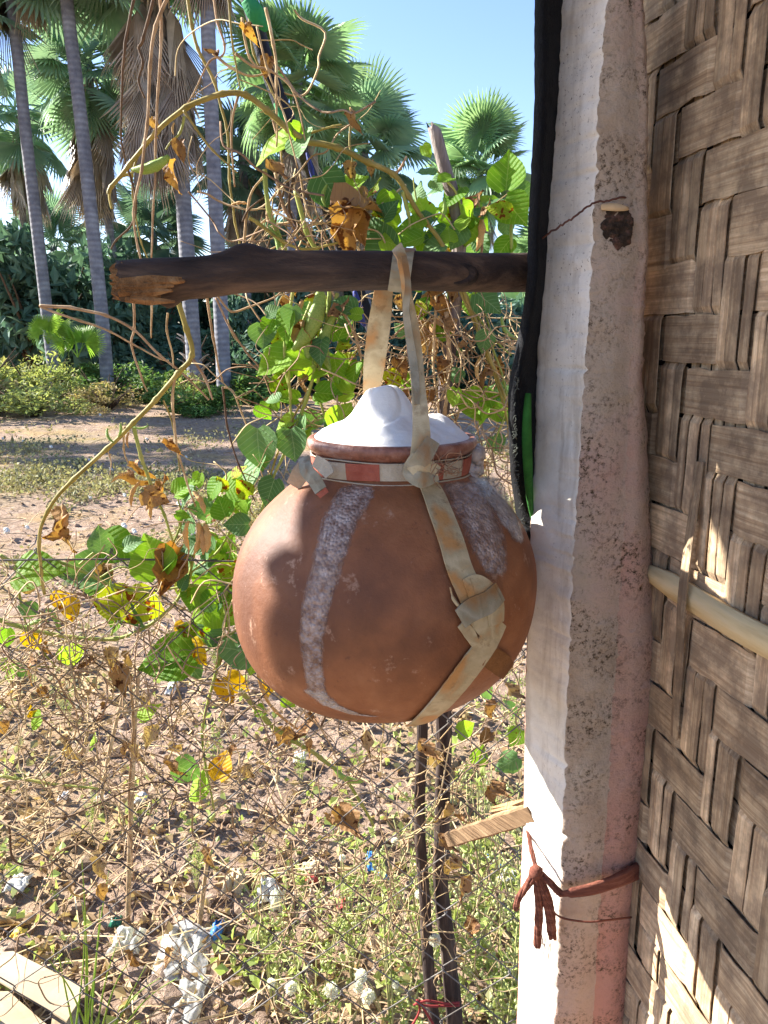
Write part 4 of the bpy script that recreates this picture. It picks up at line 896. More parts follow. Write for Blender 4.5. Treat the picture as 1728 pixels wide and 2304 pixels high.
lv = [(386, 1282, 110, 105, 'O'), (300, 1086, 60, 60, 'B'), (372, 1108, 66, 330, 'O'), (138, 1192, 90, 110, 'B'), (134, 1215, 50, 150, 'O'), (384, 1002, 36, 60, 'O'), (350, 1120, 60, 30, 'B'), (310, 1060, 50, 70, 'O')]
vine('nearly bare bean stem hanging left of the pot with shrivelled pods', (300, 950),
     [([(398, 670), (420, 740), (432, 800), (400, 842), (350, 900), (300, 952), (240, 1012), (165, 1078), (105, 1150), (88, 1220), (92, 1290), (100, 1340)], 7, 'stem_olive'), ([(300, 960), (318, 1030), (340, 1090), (370, 1160), (390, 1220)], 5, 'stem_green'), ([(280, 960), (278, 1010), (292, 1050)], 3, 'stem_dry'), ([(432, 805), (460, 850), (478, 900)], 4, 'stem_dry'), ([(90, 688), (160, 692), (240, 710), (300, 742), (360, 800), (420, 850), (470, 900)], 4, 'stem_dry'), ([(92, 690), (180, 722), (250, 745), (300, 775), (360, 808), (380, 812)], 3, 'stem_dry'), ([(300, 680), (302, 740), (296, 775), (318, 850), (332, 880)], 3.5, 'stem_dry'), ([(340, 680), (340, 760)], 3, 'stem_dry'), ([(378, 705), (376, 745), (388, 800), (390, 830)], 3, 'stem_dry'), ([(395, 840), (388, 900), (400, 1010), (420, 1080), (440, 1140)], 4, 'stem_dry'), ([(368, 900), (390, 960), (405, 1060)], 2.5, 'stem_olive'), ([(240, 1010), (250, 1040), (248, 1070)], 2, 'stem_dry')],
     lv, [(272, 1075, 46, 150, 't'), (305, 1112, 60, 110, 't'), (332, 1125, 50, 95, 't'), (425, 1205, 66, 90, 't'), (440, 1212, 76, 100, 't'), (452, 1214, 70, 80, 't'), (462, 1210, 66, 85, 't'), (447, 1130, 60, 60, 't'), (250, 980, 40, 60, 'g'), (318, 958, 34, 350, 'g'), (268, 968, 30, 100, 'g'), (290, 990, 36, 95, 't'), (345, 1145, 50, 100, 't'), (142, 1165, 60, 85, 't')], 1.08)
# dry dangling runners on the upper left
dr = []
for pth in ([(305, -20), (282, 100), (274, 200), (272, 300), (284, 372)], [(350, -20), (322, 90), (312, 108), (320, 140), (312, 180), (325, 220)], [(385, -20), (350, 60), (338, 150), (330, 280), (318, 380), (300, 480), (312, 560), (330, 640)], [(360, -20), (362, 80), (356, 200), (350, 330), (346, 480), (340, 580)],
            [(420, -20), (432, 60), (446, 110), (480, 180), (510, 290), (516, 400), (528, 500), (548, 590)], [(330, 300), (300, 390), (302, 470), (318, 545), (340, 600)], [(415, 248), (440, 290), (480, 340), (535, 388)], [(478, -20), (490, 50), (505, 100), (500, 125), (470, 140), (440, 200), (418, 238)], [(510, -20), (525, 110), (540, 200)], [(535, 215), (520, 300), (528, 420)], [(300, 392), (270, 400), (248, 432), (252, 470)], [(286, 380), (305, 440), (300, 500), (262, 540), (250, 560)],
            [(485, 670), (520, 740), (560, 800), (610, 860), (650, 930), (680, 1000)], [(490, 665), (520, 700), (560, 690), (620, 668), (640, 640)], [(500, 870), (512, 960), (540, 1050), (575, 1130)], [(500, 872), (522, 880), (545, 930), (570, 1010), (600, 1100)], [(465, 660), (480, 760), (500, 860)], [(545, 560), (560, 450), (590, 400), (600, 390)], [(555, 560), (590, 500), (640, 470)], [(620, 385), (640, 470), (700, 540), (760, 620)], [(560, 490), (580, 500), (640, 545), (700, 560), (760, 545)], [(545, 498), (560, 470), (600, 440)],
            [(640, 420), (620, 500), (600, 560)], [(660, 400), (650, 470), (690, 540), (720, 560)], [(690, 400), (720, 500), (770, 600)], [(675, 390), (690, 470), (720, 520), (790, 640)], [(610, 250), (630, 330), (640, 400)], [(580, 60), (600, 150), (640, 260), (670, 380)], [(560, 20), (570, 120), (610, 200), (650, 300)], [(545, 40), (560, 130), (600, 160)], [(600, 20), (615, 100), (622, 180), (622, 330)], [(530, 120), (570, 150), (610, 160), (660, 210), (690, 320)], [(480, 120), (520, 150), (560, 170), (600, 165)], [(700, 400), (800, 440), (860, 460)], [(700, 300), (750, 285), (770, 280)], [(790, 250), (788, 330), (800, 400)]):
    dr.append((pth, U(2.6, 4.6), random.choice(['stem_dry', 'stem_dry', 'stem_dry', 'stem_olive', 'stem_dark']), U(-.05, .06)))
lv = [(790, 270, 40, 90, 'B'), (560, 70, 40, 60, 'O'), (600, 150, 44, 110, 'B'), (480, 125, 30, 180, 'B'), (790, 385, 40, 100, 'B'), (835, 378, 30, 90, 'B'), (650, 690, 50, 90, 'O'), (655, 640, 40, 90, 'O'), (620, 390, 60, 60, 'B')]
vine('dry tan bean runners dangling in front of the palm trunks', (560, 600), dr, lv, [(790, 265, 50, 85, 't'), (540, 460, 40, 0, 't'), (352, 300, 26, 70, 't')], 1.14)
# the thicket of dead stems on the fence: nobody could count it
def tangle(name, label, boxes):
    mb = MB(); rr_ = random.Random(3)
    for x0, x1, y0, y1, n_, ya, yb, sp, vert in boxes:
        for _ in range(n_):
            x, y = rr_.uniform(x0, x1), rr_.uniform(y0, y1); Y = rr_.uniform(ya, yb); a = rr_.gauss(90, 55) if vert else rr_.uniform(0, 360); ps = []
            for k in range(rr_.randint(4, 8)):
                ps.append(P(x, y, Y)); a += rr_.gauss(0, 34); st_ = rr_.uniform(.5, 1.3) * sp
                x += math.cos(R(a)) * st_; y += math.sin(R(a)) * st_; Y = min(yb + .03, max(ya - .03, Y + rr_.uniform(-.02, .02)))
                if not (-80 < x < 1185 and y0 - 120 < y < 2320): break
            if len(ps) > 2: mb.tube(spline(ps, 4), rr_.choice([.0006, .0008, .001, .0014, .0018 if y0 < 640 else .001]), 3)
    return tag(mb.build(name, M['tangle']), label, 'dead vines', kind='stuff')
tangle('dead_vine_thicket', 'thicket of thin dead brown vine stems tangled in the chain link fence', [(-40, 620, 1290, 1900, 190, 1.04, 1.14, 46, False), (-40, 560, 1330, 1700, 120, 1.04, 1.13, 40, False), (500, 1180, 1560, 2000, 110, 1.05, 1.14, 46, True), (560, 800, 390, 600, 56, 1.08, 1.2, 44, True), (510, 630, -40, 330, 10, 1.12, 1.2, 50, True), (600, 880, 640, 980, 80, 1.08, 1.2, 44, True), (900, 1160, 640, 1010, 200, 1.08, 1.2, 36, True), (1080, 1180, 1000, 1560, 60, 1.08, 1.16, 36, True), (-20, 1150, 1900, 2300, 110, 1.06, 1.16, 40, False), (440, 620, 1020, 1330, 40, 1.1, 1.16, 40, True)])
dv = thing('dead_bean_vine', 'shrivelled brown bean leaves caught on the chain link fence', 'vine', P(300, 1700, 1.1))
put_stem(dv, [(285, 1480), (300, 1620), (290, 1800), (300, 1980)], 4, M['stem_dry'], 1.13)
put_stem(dv, [(0, 1745), (90, 1760), (220, 1775)], 4, M['stem_green'], 1.09)
put_stem(dv, [(20, 1850), (30, 1930), (70, 1950), (120, 1940), (200, 1850)], 3, M['stem_dark'], 1.09)
put_stem(dv, [(110, 1840), (160, 1835), (260, 1790), (350, 1760), (396, 1780), (380, 1825)], 2.5, M['stem_dark'], 1.09)
for x, y, s_ in [(155, 1690, 80), (270, 1530, 80), (340, 1650, 60), (310, 1700, 60), (390, 1735, 60), (280, 1690, 40), (60, 1500, 60), (60, 1330, 70), (200, 1500, 50), (250, 1480, 60), (290, 1490, 60), (390, 1690, 46), (220, 1960, 70), (160, 2010, 40), (230, 2010, 50), (470, 1935, 60), (300, 2160, 60), (385, 2150, 44), (640, 1660, 60), (700, 1680, 50), (820, 1670, 60), (960, 1690, 70), (985, 1710, 60), (1000, 1830, 60), (1040, 1850, 50), (1120, 1780, 60), (1100, 1790, 50), (1020, 1960, 80), (1040, 1990, 60), (1000, 1900, 60), (600, 1730, 40), (740, 1850, 50), (330, 1580, 40), (100, 1560, 40), (520, 1690, 40), (560, 1740, 50), (1110, 1600, 60), (1090, 1660, 50), (1150, 1560, 60), (1120, 1130, 40), (1140, 1500, 50), (210, 1560, 50), (1060, 2090, 60), (240, 1600, 46), (30, 1560, 50), (10, 1640, 46)]:
    put_leaf(dv, x, y, U(1.06, 1.12), s_ * .82, U(40, 140), random.choice('BBBLLL'), 50)
for x, y, s_ in [(1150, 1590, 40), (1080, 1700, 44), (1140, 1720, 60), (1160, 1660, 44), (1050, 1640, 50), (1100, 1560, 40)]:
    put_leaf(dv, x, y, U(1.14, 1.2), s_, U(0, 360), random.choice('GDG'), 45)

# ------------------------------------------------------------------ palms
M['palm_trunk'] = None
m, t, b = new_mat('palm_trunk'); v = coords(t)
wv = N(t, 'TexWave', wave_type='BANDS', bands_direction='Z'); wv.inputs['Scale'].default_value = 2.6; wv.inputs['Distortion'].default_value = 2.2; wv.inputs['Detail'].default_value = 3
t.links.new(v, wv.inputs['Vector'])
c = ramp(t, noise_tex(t, v, 4, 7, .7), [(0.3, S(92, 92, 100)), (0.7, S(148, 148, 152))])
c = mixc(t, math_n(t, 'MULTIPLY', wv.outputs[0], .4), c, S(80, 78, 86))
t.links.new(c, b.inputs['Base Color']); b.inputs['Roughness'].default_value = .9
bump(t, b, wv.outputs[0], .3, .02); M['palm_trunk'] = m
def frond_mat(name, a, b_, tr, rand=.5): return simple(name, [a, b_], 3, rough=.45, bs=0, spec=.45, rand=rand, transl=tr)
M['frond'] = frond_mat('palm_frond', S(124, 158, 138), S(154, 182, 152), .42)
M['frond_far'] = frond_mat('palm_frond_far', S(126, 160, 126), S(158, 186, 138), .44)
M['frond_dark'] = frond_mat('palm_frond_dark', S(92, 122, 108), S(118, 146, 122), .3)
M['frond_dead'] = frond_mat('dead_frond', S(142, 126, 108), S(192, 174, 152), .15, .7)
M['frond_young'] = frond_mat('young_frond', S(126, 164, 60), S(160, 190, 80), .45)
def fan_mesh(name, mat, spread, nseg, rad, pet, droop, fused, cupz, seed, fold=.03):
    """palmyra leaf: stalk along +y, folded fan of nseg leaflets free at their tips, drooping towards -z"""
    rq = random.Random(seed); mb = MB(); ps = [Vector((0, pet * i / 5, .05 * math.sin(math.pi * i / 5))) for i in range(6)]
    mb.tube(ps, [.05, .035, .028, .024, .022, .02], 4)
    def at(r_, a, lift):
        x = r_ * math.sin(a); y = pet + r_ * math.cos(a); q = r_ / rad
        return Vector((x, y, lift - droop * q * q * rad * (.6 + .4 * abs(math.cos(a))) - cupz * abs(x)))
    da = 2 * R(spread) / nseg
    for k in range(nseg):
        a0 = -R(spread) + da * k; am = a0 + da / 2; a1 = a0 + da; L = rad * rq.uniform(.88, 1.06) * (1 - .22 * abs(am) / R(180)); rf = L * fused
        tip_d = rq.uniform(0, .10)
        v_ = [at(.03, am, 0), at(rf, a0, -fold), at(rf, am, fold), at(rf, a1, -fold), at(L * .84, am - da * .22, -tip_d * .4), at(L * .84, am + da * .22, -tip_d * .4), at(L, am, -tip_d), at(rf * .5, a0, -fold * .6), at(rf * .5, a1, -fold * .6), at(rf * .5, am, fold * .6)]
        mb.add(v_, [(0, 7, 9), (0, 9, 8), (7, 1, 2, 9), (9, 2, 3, 8), (1, 4, 2), (2, 5, 3), (2, 4, 6, 5)])
    return mb.mesh(name, mat, smooth=False)
FAN = {}
for key in ('frond', 'frond_far', 'frond_dark', 'frond_young'):
    FAN[key] = [fan_mesh(key, M[key], 150, 40, 1.15, 1.0, .18, .58, .12, 1), fan_mesh(key, M[key], 135, 36, 1.2, 1.1, .42, .55, .2, 2), fan_mesh(key, M[key], 110, 32, 1.25, .95, .08, .6, .3, 3)]
FAN['frond_dead'] = [fan_mesh('frond_dead', M['frond_dead'], 26, 24, 1.5, .6, .1, .25, .35, 4, .09), fan_mesh('frond_dead', M['frond_dead'], 18, 20, 1.7, .5, .12, .2, .2, 5, .1), fan_mesh('frond_dead', M['frond_dead'], 36, 26, 1.35, .7, .2, .3, .5, 6, .08)]
def frond(parent, org, az, el, sc, kind, roll=0.0, name='frond'):
    D = Vector((math.cos(az) * math.cos(el), math.sin(az) * math.cos(el), math.sin(el)))
    Z = Vector((0, 0, 1)) - D * D.z
    Z = Z.normalized() if Z.length > .05 else Vector((math.cos(az + 3.14), math.sin(az + 3.14), 0))
    X = D.cross(Z); Z = X.cross(D)
    mt = Matrix.Translation(org) @ Matrix((X, D, Z)).transposed().to_4x4() @ Matrix.Rotation(roll, 4, 'Y') @ Matrix.Scale(sc, 4)
    return link(name, random.choice(FAN[kind]), parent, mt)
def palm(label, pts, Y, r_px, n_live, n_dead, sc=1.0, kind='frond', skirt=0.0, lo=-35, hi=80, boots=False, dead_lo=-84):
    """pts: pixels of the trunk from crown down to the lowest visible place; it is carried on to the ground"""
    P3 = [P(a, b_, Y) for a, b_ in pts]
    d_ = (P3[-1] - P3[-2]).normalized() if len(P3) > 1 else Vector((0, 0, -1))
    if P3[-1].z > 0.05:
        k = (P3[-1].z + .1) / max(.2, -d_.z); P3.append(P3[-1] + d_ * k)
    P3[-1].z = -.1
    base = P3[-1]
    pm = thing('palm_tree', label, 'palm', (base.x, base.y, 0), 'tall fan palms behind the field')
    r0 = r_px * PXM(500, Y); ps = spline(P3, 6); n_ = len(ps)
    mb = MB(); mb.tube(ps, [r0 * (.82 + .18 * i / (n_ - 1)) * (1.25 if i == n_ - 1 else 1) for i in range(n_)], 14); mb.build('trunk', M['palm_trunk'], pm)
    top = P3[0]
    for i in range(n_live):
        q = (i + .5) / n_live; az = i * 2.39996 + U(-.3, .3); el = R(lo + (hi - lo) * (q ** .9)) + U(-.12, .12)
        frond(pm, top + Vector((U(-.15, .15), U(-.15, .15), U(-.3, .25) - .2 * (1 - q))), az, el, sc * U(.82, 1.1), kind, U(-.5, .5))
    for i in range(n_dead):
        az = i * 2.39996 + U(-.3, .3); dz = -skirt * (i / max(1, n_dead))
        frond(pm, top + Vector((math.cos(az) * .15, math.sin(az) * .15, -.35 + dz + U(-.2, .1))), az, R(U(dead_lo, -64)), sc * U(.85, 1.15), 'frond_dead', U(-.6, .6), 'dead_frond')
    if boots:
        for i in range(40):
            q = U(.76, .985); p_ = ps[int(q * (n_ - 1))]; az = U(0, 6.28); o_ = Vector((math.cos(az), math.sin(az), 0)); mb = MB()
            a_ = p_ + o_ * r0 * .9 + Vector((0, 0, U(-.2, .2))); mb.ribbon([a_, a_ + o_ * .10 + Vector((0, 0, .10)), a_ + o_ * .22 + Vector((0, 0, .16))], [Vector((0, 0, 1))] * 3, [.16, .12, .05], .02); mb.build('leaf_stub', M['frond_dead'], pm, smooth=False)
    return pm
random.seed(21)
palm('leftmost dark fan palm trunk at the edge of the field, leaning slightly', [(8, -150), (34, 70), (58, 300), (84, 520), (112, 760)], 19, 14, 20, 2, 1.0, 'frond', .4, -48, 60)
palm('thin fan palm trunk just right of the leftmost palm, dead fronds under its crown', [(40, 250), (48, 420), (56, 600)], 27, 9, 20, 14, 1.05, 'frond', 1.0, -62, 60)
palm('tall grey fan palm trunk leaning left of the pole end', [(136, -170), (152, 20), (180, 250), (205, 480), (228, 700), (244, 880)], 18.5, 16, 22, 0, 1.0, 'frond', .4, -52, 70)
palm('slender palm trunk half hidden behind the tall grey palm, brown fronds at its crown', [(196, 140), (218, 300), (240, 470), (262, 620), (285, 740)], 24, 10, 26, 20, 1.1, 'frond', 2.0, -70, 60)
palm('fan palm with a thick skirt of dead fronds and a stubbed trunk foot', [(345, -120), (385, 150), (405, 350), (420, 560), (440, 860)], 19, 19, 22, 100, 1.15, 'frond', 2.3, -30, 70, True, -88)
palm('straight blue grey fan palm trunk to the right of the skirted palm', [(458, -260), (468, 60), (482, 400), (494, 640), (506, 905)], 18, 18, 22, 4, 1.0, 'frond', .3, -40, 70)
palm('tall fan palm with a bright crown right behind the leaning pole', [(672, 175), (660, 420), (650, 700)], 20.5, 12, 30, 10, .92, 'frond_far', 1.0, -62, 84)
palm('fan palm in the middle of the skyline, second from the right of the big crowns', [(818, 330), (822, 500), (825, 750)], 24, 12, 32, 22, 1.0, 'frond', 1.8, -66, 84)
palm('solitary small fan palm against the sky above the stake', [(1078, 372), (1086, 520), (1090, 780)], 35, 9, 38, 10, 1.22, 'frond_far', 1.4, -66, 84)
palm('low fan palm crown peeping out beside the black sheet', [(1225, 590), (1225, 720)], 33, 9, 24, 6, 1.05, 'frond_far', .8, -50, 84)
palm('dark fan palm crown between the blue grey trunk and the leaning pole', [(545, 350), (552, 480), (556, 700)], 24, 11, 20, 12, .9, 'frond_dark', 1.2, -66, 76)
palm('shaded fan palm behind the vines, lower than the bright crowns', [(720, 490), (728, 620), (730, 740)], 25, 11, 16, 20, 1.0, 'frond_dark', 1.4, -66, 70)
palm('fan palm crown low at the far left with pale sky behind', [(120, 545), (124, 640)], 31, 9, 24, 6, 1.0, 'frond', .5, -60, 84)
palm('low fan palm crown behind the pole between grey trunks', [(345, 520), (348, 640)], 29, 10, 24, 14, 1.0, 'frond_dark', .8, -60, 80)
palm('low fan palm behind the thicket, in the centre under the pole', [(600, 590), (602, 700)], 28, 10, 24, 8, 1.0, 'frond', .6, -60, 80)
palm('tall fan palm beyond the left edge of the picture', [(-150, -60), (-120, 400), (-100, 800)], 19, 16, 26, 8, 1.1, 'frond', .6, -60, 70)
palm('tall fan palm far beyond the left edge, its shadow lies on the field', [(-560, 40), (-545, 500), (-530, 880)], 18, 16, 30, 10, 1.2, 'frond', .8, -60, 80)
def pix(x, y, z):
    q = Vector((x, y, z - H)); dp = q.dot(CF); return (CX + F * q.x / dp, CY - F * q.dot(CU) / dp)
hz = 8.8; L = hz / math.tan(SUN_EL); bx, by = -3.2 - math.cos(THETA) * L, 10.2 + math.sin(THETA) * L       # its crown shades a strip of the crop
palm('fan palm left of the picture whose shadow crosses the crop rows', [pix(bx, by, hz), pix(bx + .1, by, hz * .5), pix(bx + .15, by, .4)], by, 14, 14, 2, .9, 'frond', .3, -40, 70)
# small young palms in the undergrowth
def young(label, px, py, Y, n_, sc):
    g_ = P(px, py, Y); o = thing('young_palm', label, 'palm', (g_.x, g_.y, 0), 'young fan palms in the undergrowth')
    for i in range(n_):
        az = i * 2.4 + U(-.3, .3); frond(o, Vector((g_.x, g_.y, max(.1, g_.z - .9 * sc))), az, R(U(45, 85)), sc, 'frond_young', U(-1.2, 1.2))
young('young fan palm with a lit yellow green leaf, left of the other young palm', 105, 740, 16.5, 4, .34)
young('young fan palm with a lit yellow green leaf beside the tall grey trunk', 172, 768, 16.5, 5, .36)

# ------------------------------------------------------------------ bushes behind and under the palms
def leafy(seed, n_, ls, lumps, flat=.8):
    """leaf-sized faces spread through several lumps of a unit-high bush"""
    rg = np.random.RandomState(seed); L = []
    for _ in range(lumps): L.append((rg.uniform(-.5, .5), rg.uniform(-.4, .4), rg.uniform(.15, .8), rg.uniform(.16, .34)))
    V = []; Fc = []
    for k in range(n_):
        cx, cy, cz, r_ = L[rg.randint(lumps)]; d = rg.normal(size=3); d /= np.linalg.norm(d); q = r_ * rg.uniform(.55, 1.08)
        c_ = np.array([cx, cy, cz]) + d * q * np.array([1, 1, flat]); c_[2] = max(.01, c_[2])
        a = rg.normal(size=3); a[2] -= .5; a /= np.linalg.norm(a); bq = np.cross(a, rg.normal(size=3)); bq /= np.linalg.norm(bq); l = ls * rg.uniform(.6, 1.3); nn = np.cross(a, bq) * l * .2
        o = len(V); V += [tuple(c_ - a * l), tuple(c_ + bq * l * .42 + nn), tuple(c_ + a * l), tuple(c_ - bq * l * .42 + nn)]; Fc.append((o, o + 1, o + 2)); Fc.append((o, o + 2, o + 3))
    mb = MB(); mb.v = V; mb.f = Fc; mb.m = [0] * len(Fc); return mb
def twigs(seed, n_):
    rg = random.Random(seed); mb = MB()
    for _ in range(n_):
        a = rg.uniform(0, 6.28); r_ = rg.uniform(.2, .5); mb.tube([Vector((0, 0, 0)), Vector((math.cos(a) * r_ * .4, math.sin(a) * r_ * .4, .35)), Vector((math.cos(a) * r_, math.sin(a) * r_, rg.uniform(.5, .85)))], [.02, .012, .004], 5)
    return mb
def folmat(name, a, b_, tr=.35): return simple(name, [a, b_], 2.5, rough=.6, bs=0, rand=.9, transl=tr, island=True)
M['fol_dark'] = folmat('shade_foliage', S(74, 106, 94), S(102, 132, 110)); M['fol_mid'] = folmat('mid_foliage', S(76, 108, 56), S(112, 140, 72)); M['fol_light'] = folmat('light_foliage', S(142, 154, 86), S(186, 188, 122), .45); M['fol_dry'] = folmat('dry_foliage', S(150, 132, 84), S(196, 178, 124), .3)
BM = {k: [leafy(30 + i, 2600, .055, 9).mesh('foliage', M[k], smooth=False) for i in range(2)] for k in ('fol_dark', 'fol_mid')}
BM['fol_light'] = [leafy(50 + i, 1800, .04, 10).mesh('foliage', M['fol_light'], smooth=False) for i in range(2)]
BM['fol_dry'] = [leafy(60, 1500, .035, 9).mesh('foliage', M['fol_dry'], smooth=False)]
TW = twigs(3, 12).mesh('branches', M['stem_dark'])
def bush(x, y, wd, h, kind, label, group):
    o = thing('bush', label, 'bush', (x, y, -.05), group); mt = Matrix.Translation(Vector((x, y, -.05))) @ Matrix.Rotation(U(0, 6.28), 4, 'Z') @ Matrix.Diagonal((wd, wd, h, 1))
    link('foliage', random.choice(BM[kind]), o, mt); link('branches', TW, o, mt); return o
random.seed(5)
for i in range(17):
    x = -15 + i * 1.85 + U(-.4, .4); y = U(25, 28)
    bush(x, y, U(3.6, 5.0), U(3.4, 5.0) if x < -2 else U(3.0, 4.0), 'fol_dark', 'dark bush, %s from the left in the back row behind the palms' % ORD[i], 'dark bushes behind the palms')
for i in range(9):
    x = -5.5 + i * 1.25 + U(-.3, .3)
    bush(x, U(21.0, 23.0), U(2.4, 3.2), U(2.0, 2.9), 'fol_dark', 'dark lower bush at the field edge, %s from the left in its row' % ORD[i], 'dark bushes at the field edge')
for x, y, wd, h, k, lb in ((-9.2, 17.2, 2.6, 1.7, 'fol_light', 'pale yellow green shrub at the left edge of the field'), (-7.8, 17.6, 1.8, 1.4, 'fol_light', 'pale shrub beside the young fan palms'), (-6.6, 18.4, 1.6, 1.1, 'fol_mid', 'green shrub at the foot of the tall grey palm'), (-9.6, 15.4, 2.0, 1.0, 'fol_dry', 'straw coloured dry shrub at the far left of the field'), (-8.0, 15.9, 1.6, .8, 'fol_dry', 'low dry shrub in front of the pale shrubs'),
                           (-4.3, 17.4, 1.1, 1.0, 'fol_light', 'leafy weed at the foot of the stubbed palm'), (-4.0, 16.2, 1.5, .7, 'fol_mid', 'low green weed in front of the blue grey palm'), (-5.6, 18.6, 1.4, .9, 'fol_mid', 'small green shrub between two palm trunks'), (-8.6, 13.8, 1.6, .55, 'fol_light', 'low pale weed patch on the left field edge'), (-7.0, 15.4, 1.8, .9, 'fol_light', 'pale grassy shrub in front of the tall grey palm'), (-8.8, 16.2, 2.2, 1.9, 'fol_light', 'tallest pale shrub at the left field edge'), (-6.0, 16.8, 1.4, .7, 'fol_dry', 'straw coloured tuft right of the tall grey palm'), (-2.6, 18.2, 1.6, .9, 'fol_mid', 'small shrub right of the blue grey palm'),
                           (-10.5, 24, 4.5, 5.2, 'fol_dark', 'tall dark bush behind the leftmost palm'), (-7.6, 24.5, 3.4, 3.6, 'fol_dark', 'dark bush behind the tall grey palm'), (4.2, 20.0, 2.6, 2.6, 'fol_dark', 'dark bush behind the post'), (-6.4, 17.6, .9, .6, 'fol_light', 'small weed at the right of the tall grey palm foot')):
    bush(x, y, wd, h, k, lb, None)

# ------------------------------------------------------------------ what covers the field
def scatter(name, label, cat, mat, gen, n_, dens, seed, clump=0.0):
    rg = random.Random(seed); mb = MB(); k = 0
    while k < n_:
        py = dens(rg); px = rg.uniform(-250, 1500); g_ = G(px, py)
        if g_.y > 30: continue
        if clump and noise.noise(Vector((g_.x * .9, g_.y * .55, 4))) + .5 * noise.noise(Vector((g_.x * 2.6, g_.y * 1.6, 8))) < rg.uniform(-.1, clump): continue
        g_.z = gh(g_.x, g_.y); gen(mb, g_, rg); k += 1
    return tag(mb.build(name, mat, smooth=False), label, cat, kind='stuff')
def card(mb, c_, l, w_, rg, up=.5):
    a = Vector((rg.gauss(0, 1), rg.gauss(0, 1), rg.gauss(0, .4) + up)).normalized(); b_ = a.cross(Vector((rg.gauss(0, 1), rg.gauss(0, 1), rg.gauss(0, 1)))).normalized(); n1 = a.cross(b_) * l * .18
    mb.add([c_ - a * l * .2, c_ + a * l * .35 + b_ * w_ + n1, c_ + a * l * .9, c_ + a * l * .35 - b_ * w_ + n1], [(0, 1, 2), (0, 2, 3)])
def g_clod(mb, g_, rg): mb.lump(g_ + Vector((0, 0, .002)), min(.05, .006 + rg.expovariate(1) * .008), jit=.3, sq=(1, 1, .7))
def g_litter(mb, g_, rg):
    l = rg.uniform(.012, .04) * (1 + g_.y * .05); card(mb, g_ + Vector((0, 0, .012)), l, l * .35, rg, .15)
def g_green(mb, g_, rg):
    hq = rg.uniform(.02, .12) * (1 + .07 * g_.y)
    for _ in range(rg.randint(5, 11)):
        l = rg.uniform(.014, .035) * (1 + .06 * g_.y); card(mb, g_ + Vector((rg.gauss(0, .035) * (1 + .12 * g_.y), rg.gauss(0, .035) * (1 + .12 * g_.y), rg.uniform(0, hq))), l, l * .4, rg, .8)
def g_straw(mb, g_, rg):
    a = rg.uniform(0, 6.28); l = rg.uniform(.05, .3); d_ = Vector((math.cos(a), math.sin(a), rg.uniform(-.05, .35))) * l
    g2 = g_ + Vector((0, 0, .012)); mb.tube([g2, g2 + d_ * .5 + Vector((0, 0, .006)), g2 + d_], .0012 + .0004 * g_.y, 3)
mid = lambda rg: 905 + 1450 * (rg.random() ** 1.15)
scatter('soil_clods', 'loose lumps of dry brown soil on the field', 'soil', M['soil'], g_clod, 5200, mid, 1)
scatter('leaf_litter', 'dry pale leaf litter strewn over the field', 'leaf litter', simple('litter', [S(150, 122, 86), S(196, 170, 128)], 4, rough=.9, bs=0, rand=.9, island=True, transl=.2), g_litter, 6000, mid, 2)
scatter('straw', 'broken dry stalks lying on the field', 'straw', M['tangle'], g_straw, 1300, mid, 3)
M['cover'] = simple('ground_cover', [S(122, 120, 84), S(164, 156, 116)], 3, rough=.7, bs=0, rand=.9, island=True, transl=.3)
M['cover_bright'] = simple('weed_leaf', [S(140, 156, 80), S(182, 190, 116)], 3, rough=.6, bs=0, rand=.8, island=True, transl=.4)
scatter('ground_cover', 'grey green low plants covering the middle of the field', 'ground cover', M['cover'], g_green, 2900, lambda rg: rg.choice([rg.gauss(1060, 30), rg.gauss(1130, 50), rg.gauss(1100, 50), rg.gauss(1180, 60), rg.gauss(1100, 60), rg.gauss(1120, 60), rg.uniform(930, 1300), rg.uniform(930, 1300), rg.uniform(1300, 2300)]), 4, .35)
scatter('green_weeds', 'scattered bright green weeds near the fence', 'weeds', M['cover_bright'], g_green, 130, lambda rg: rg.uniform(1560, 2380), 6)

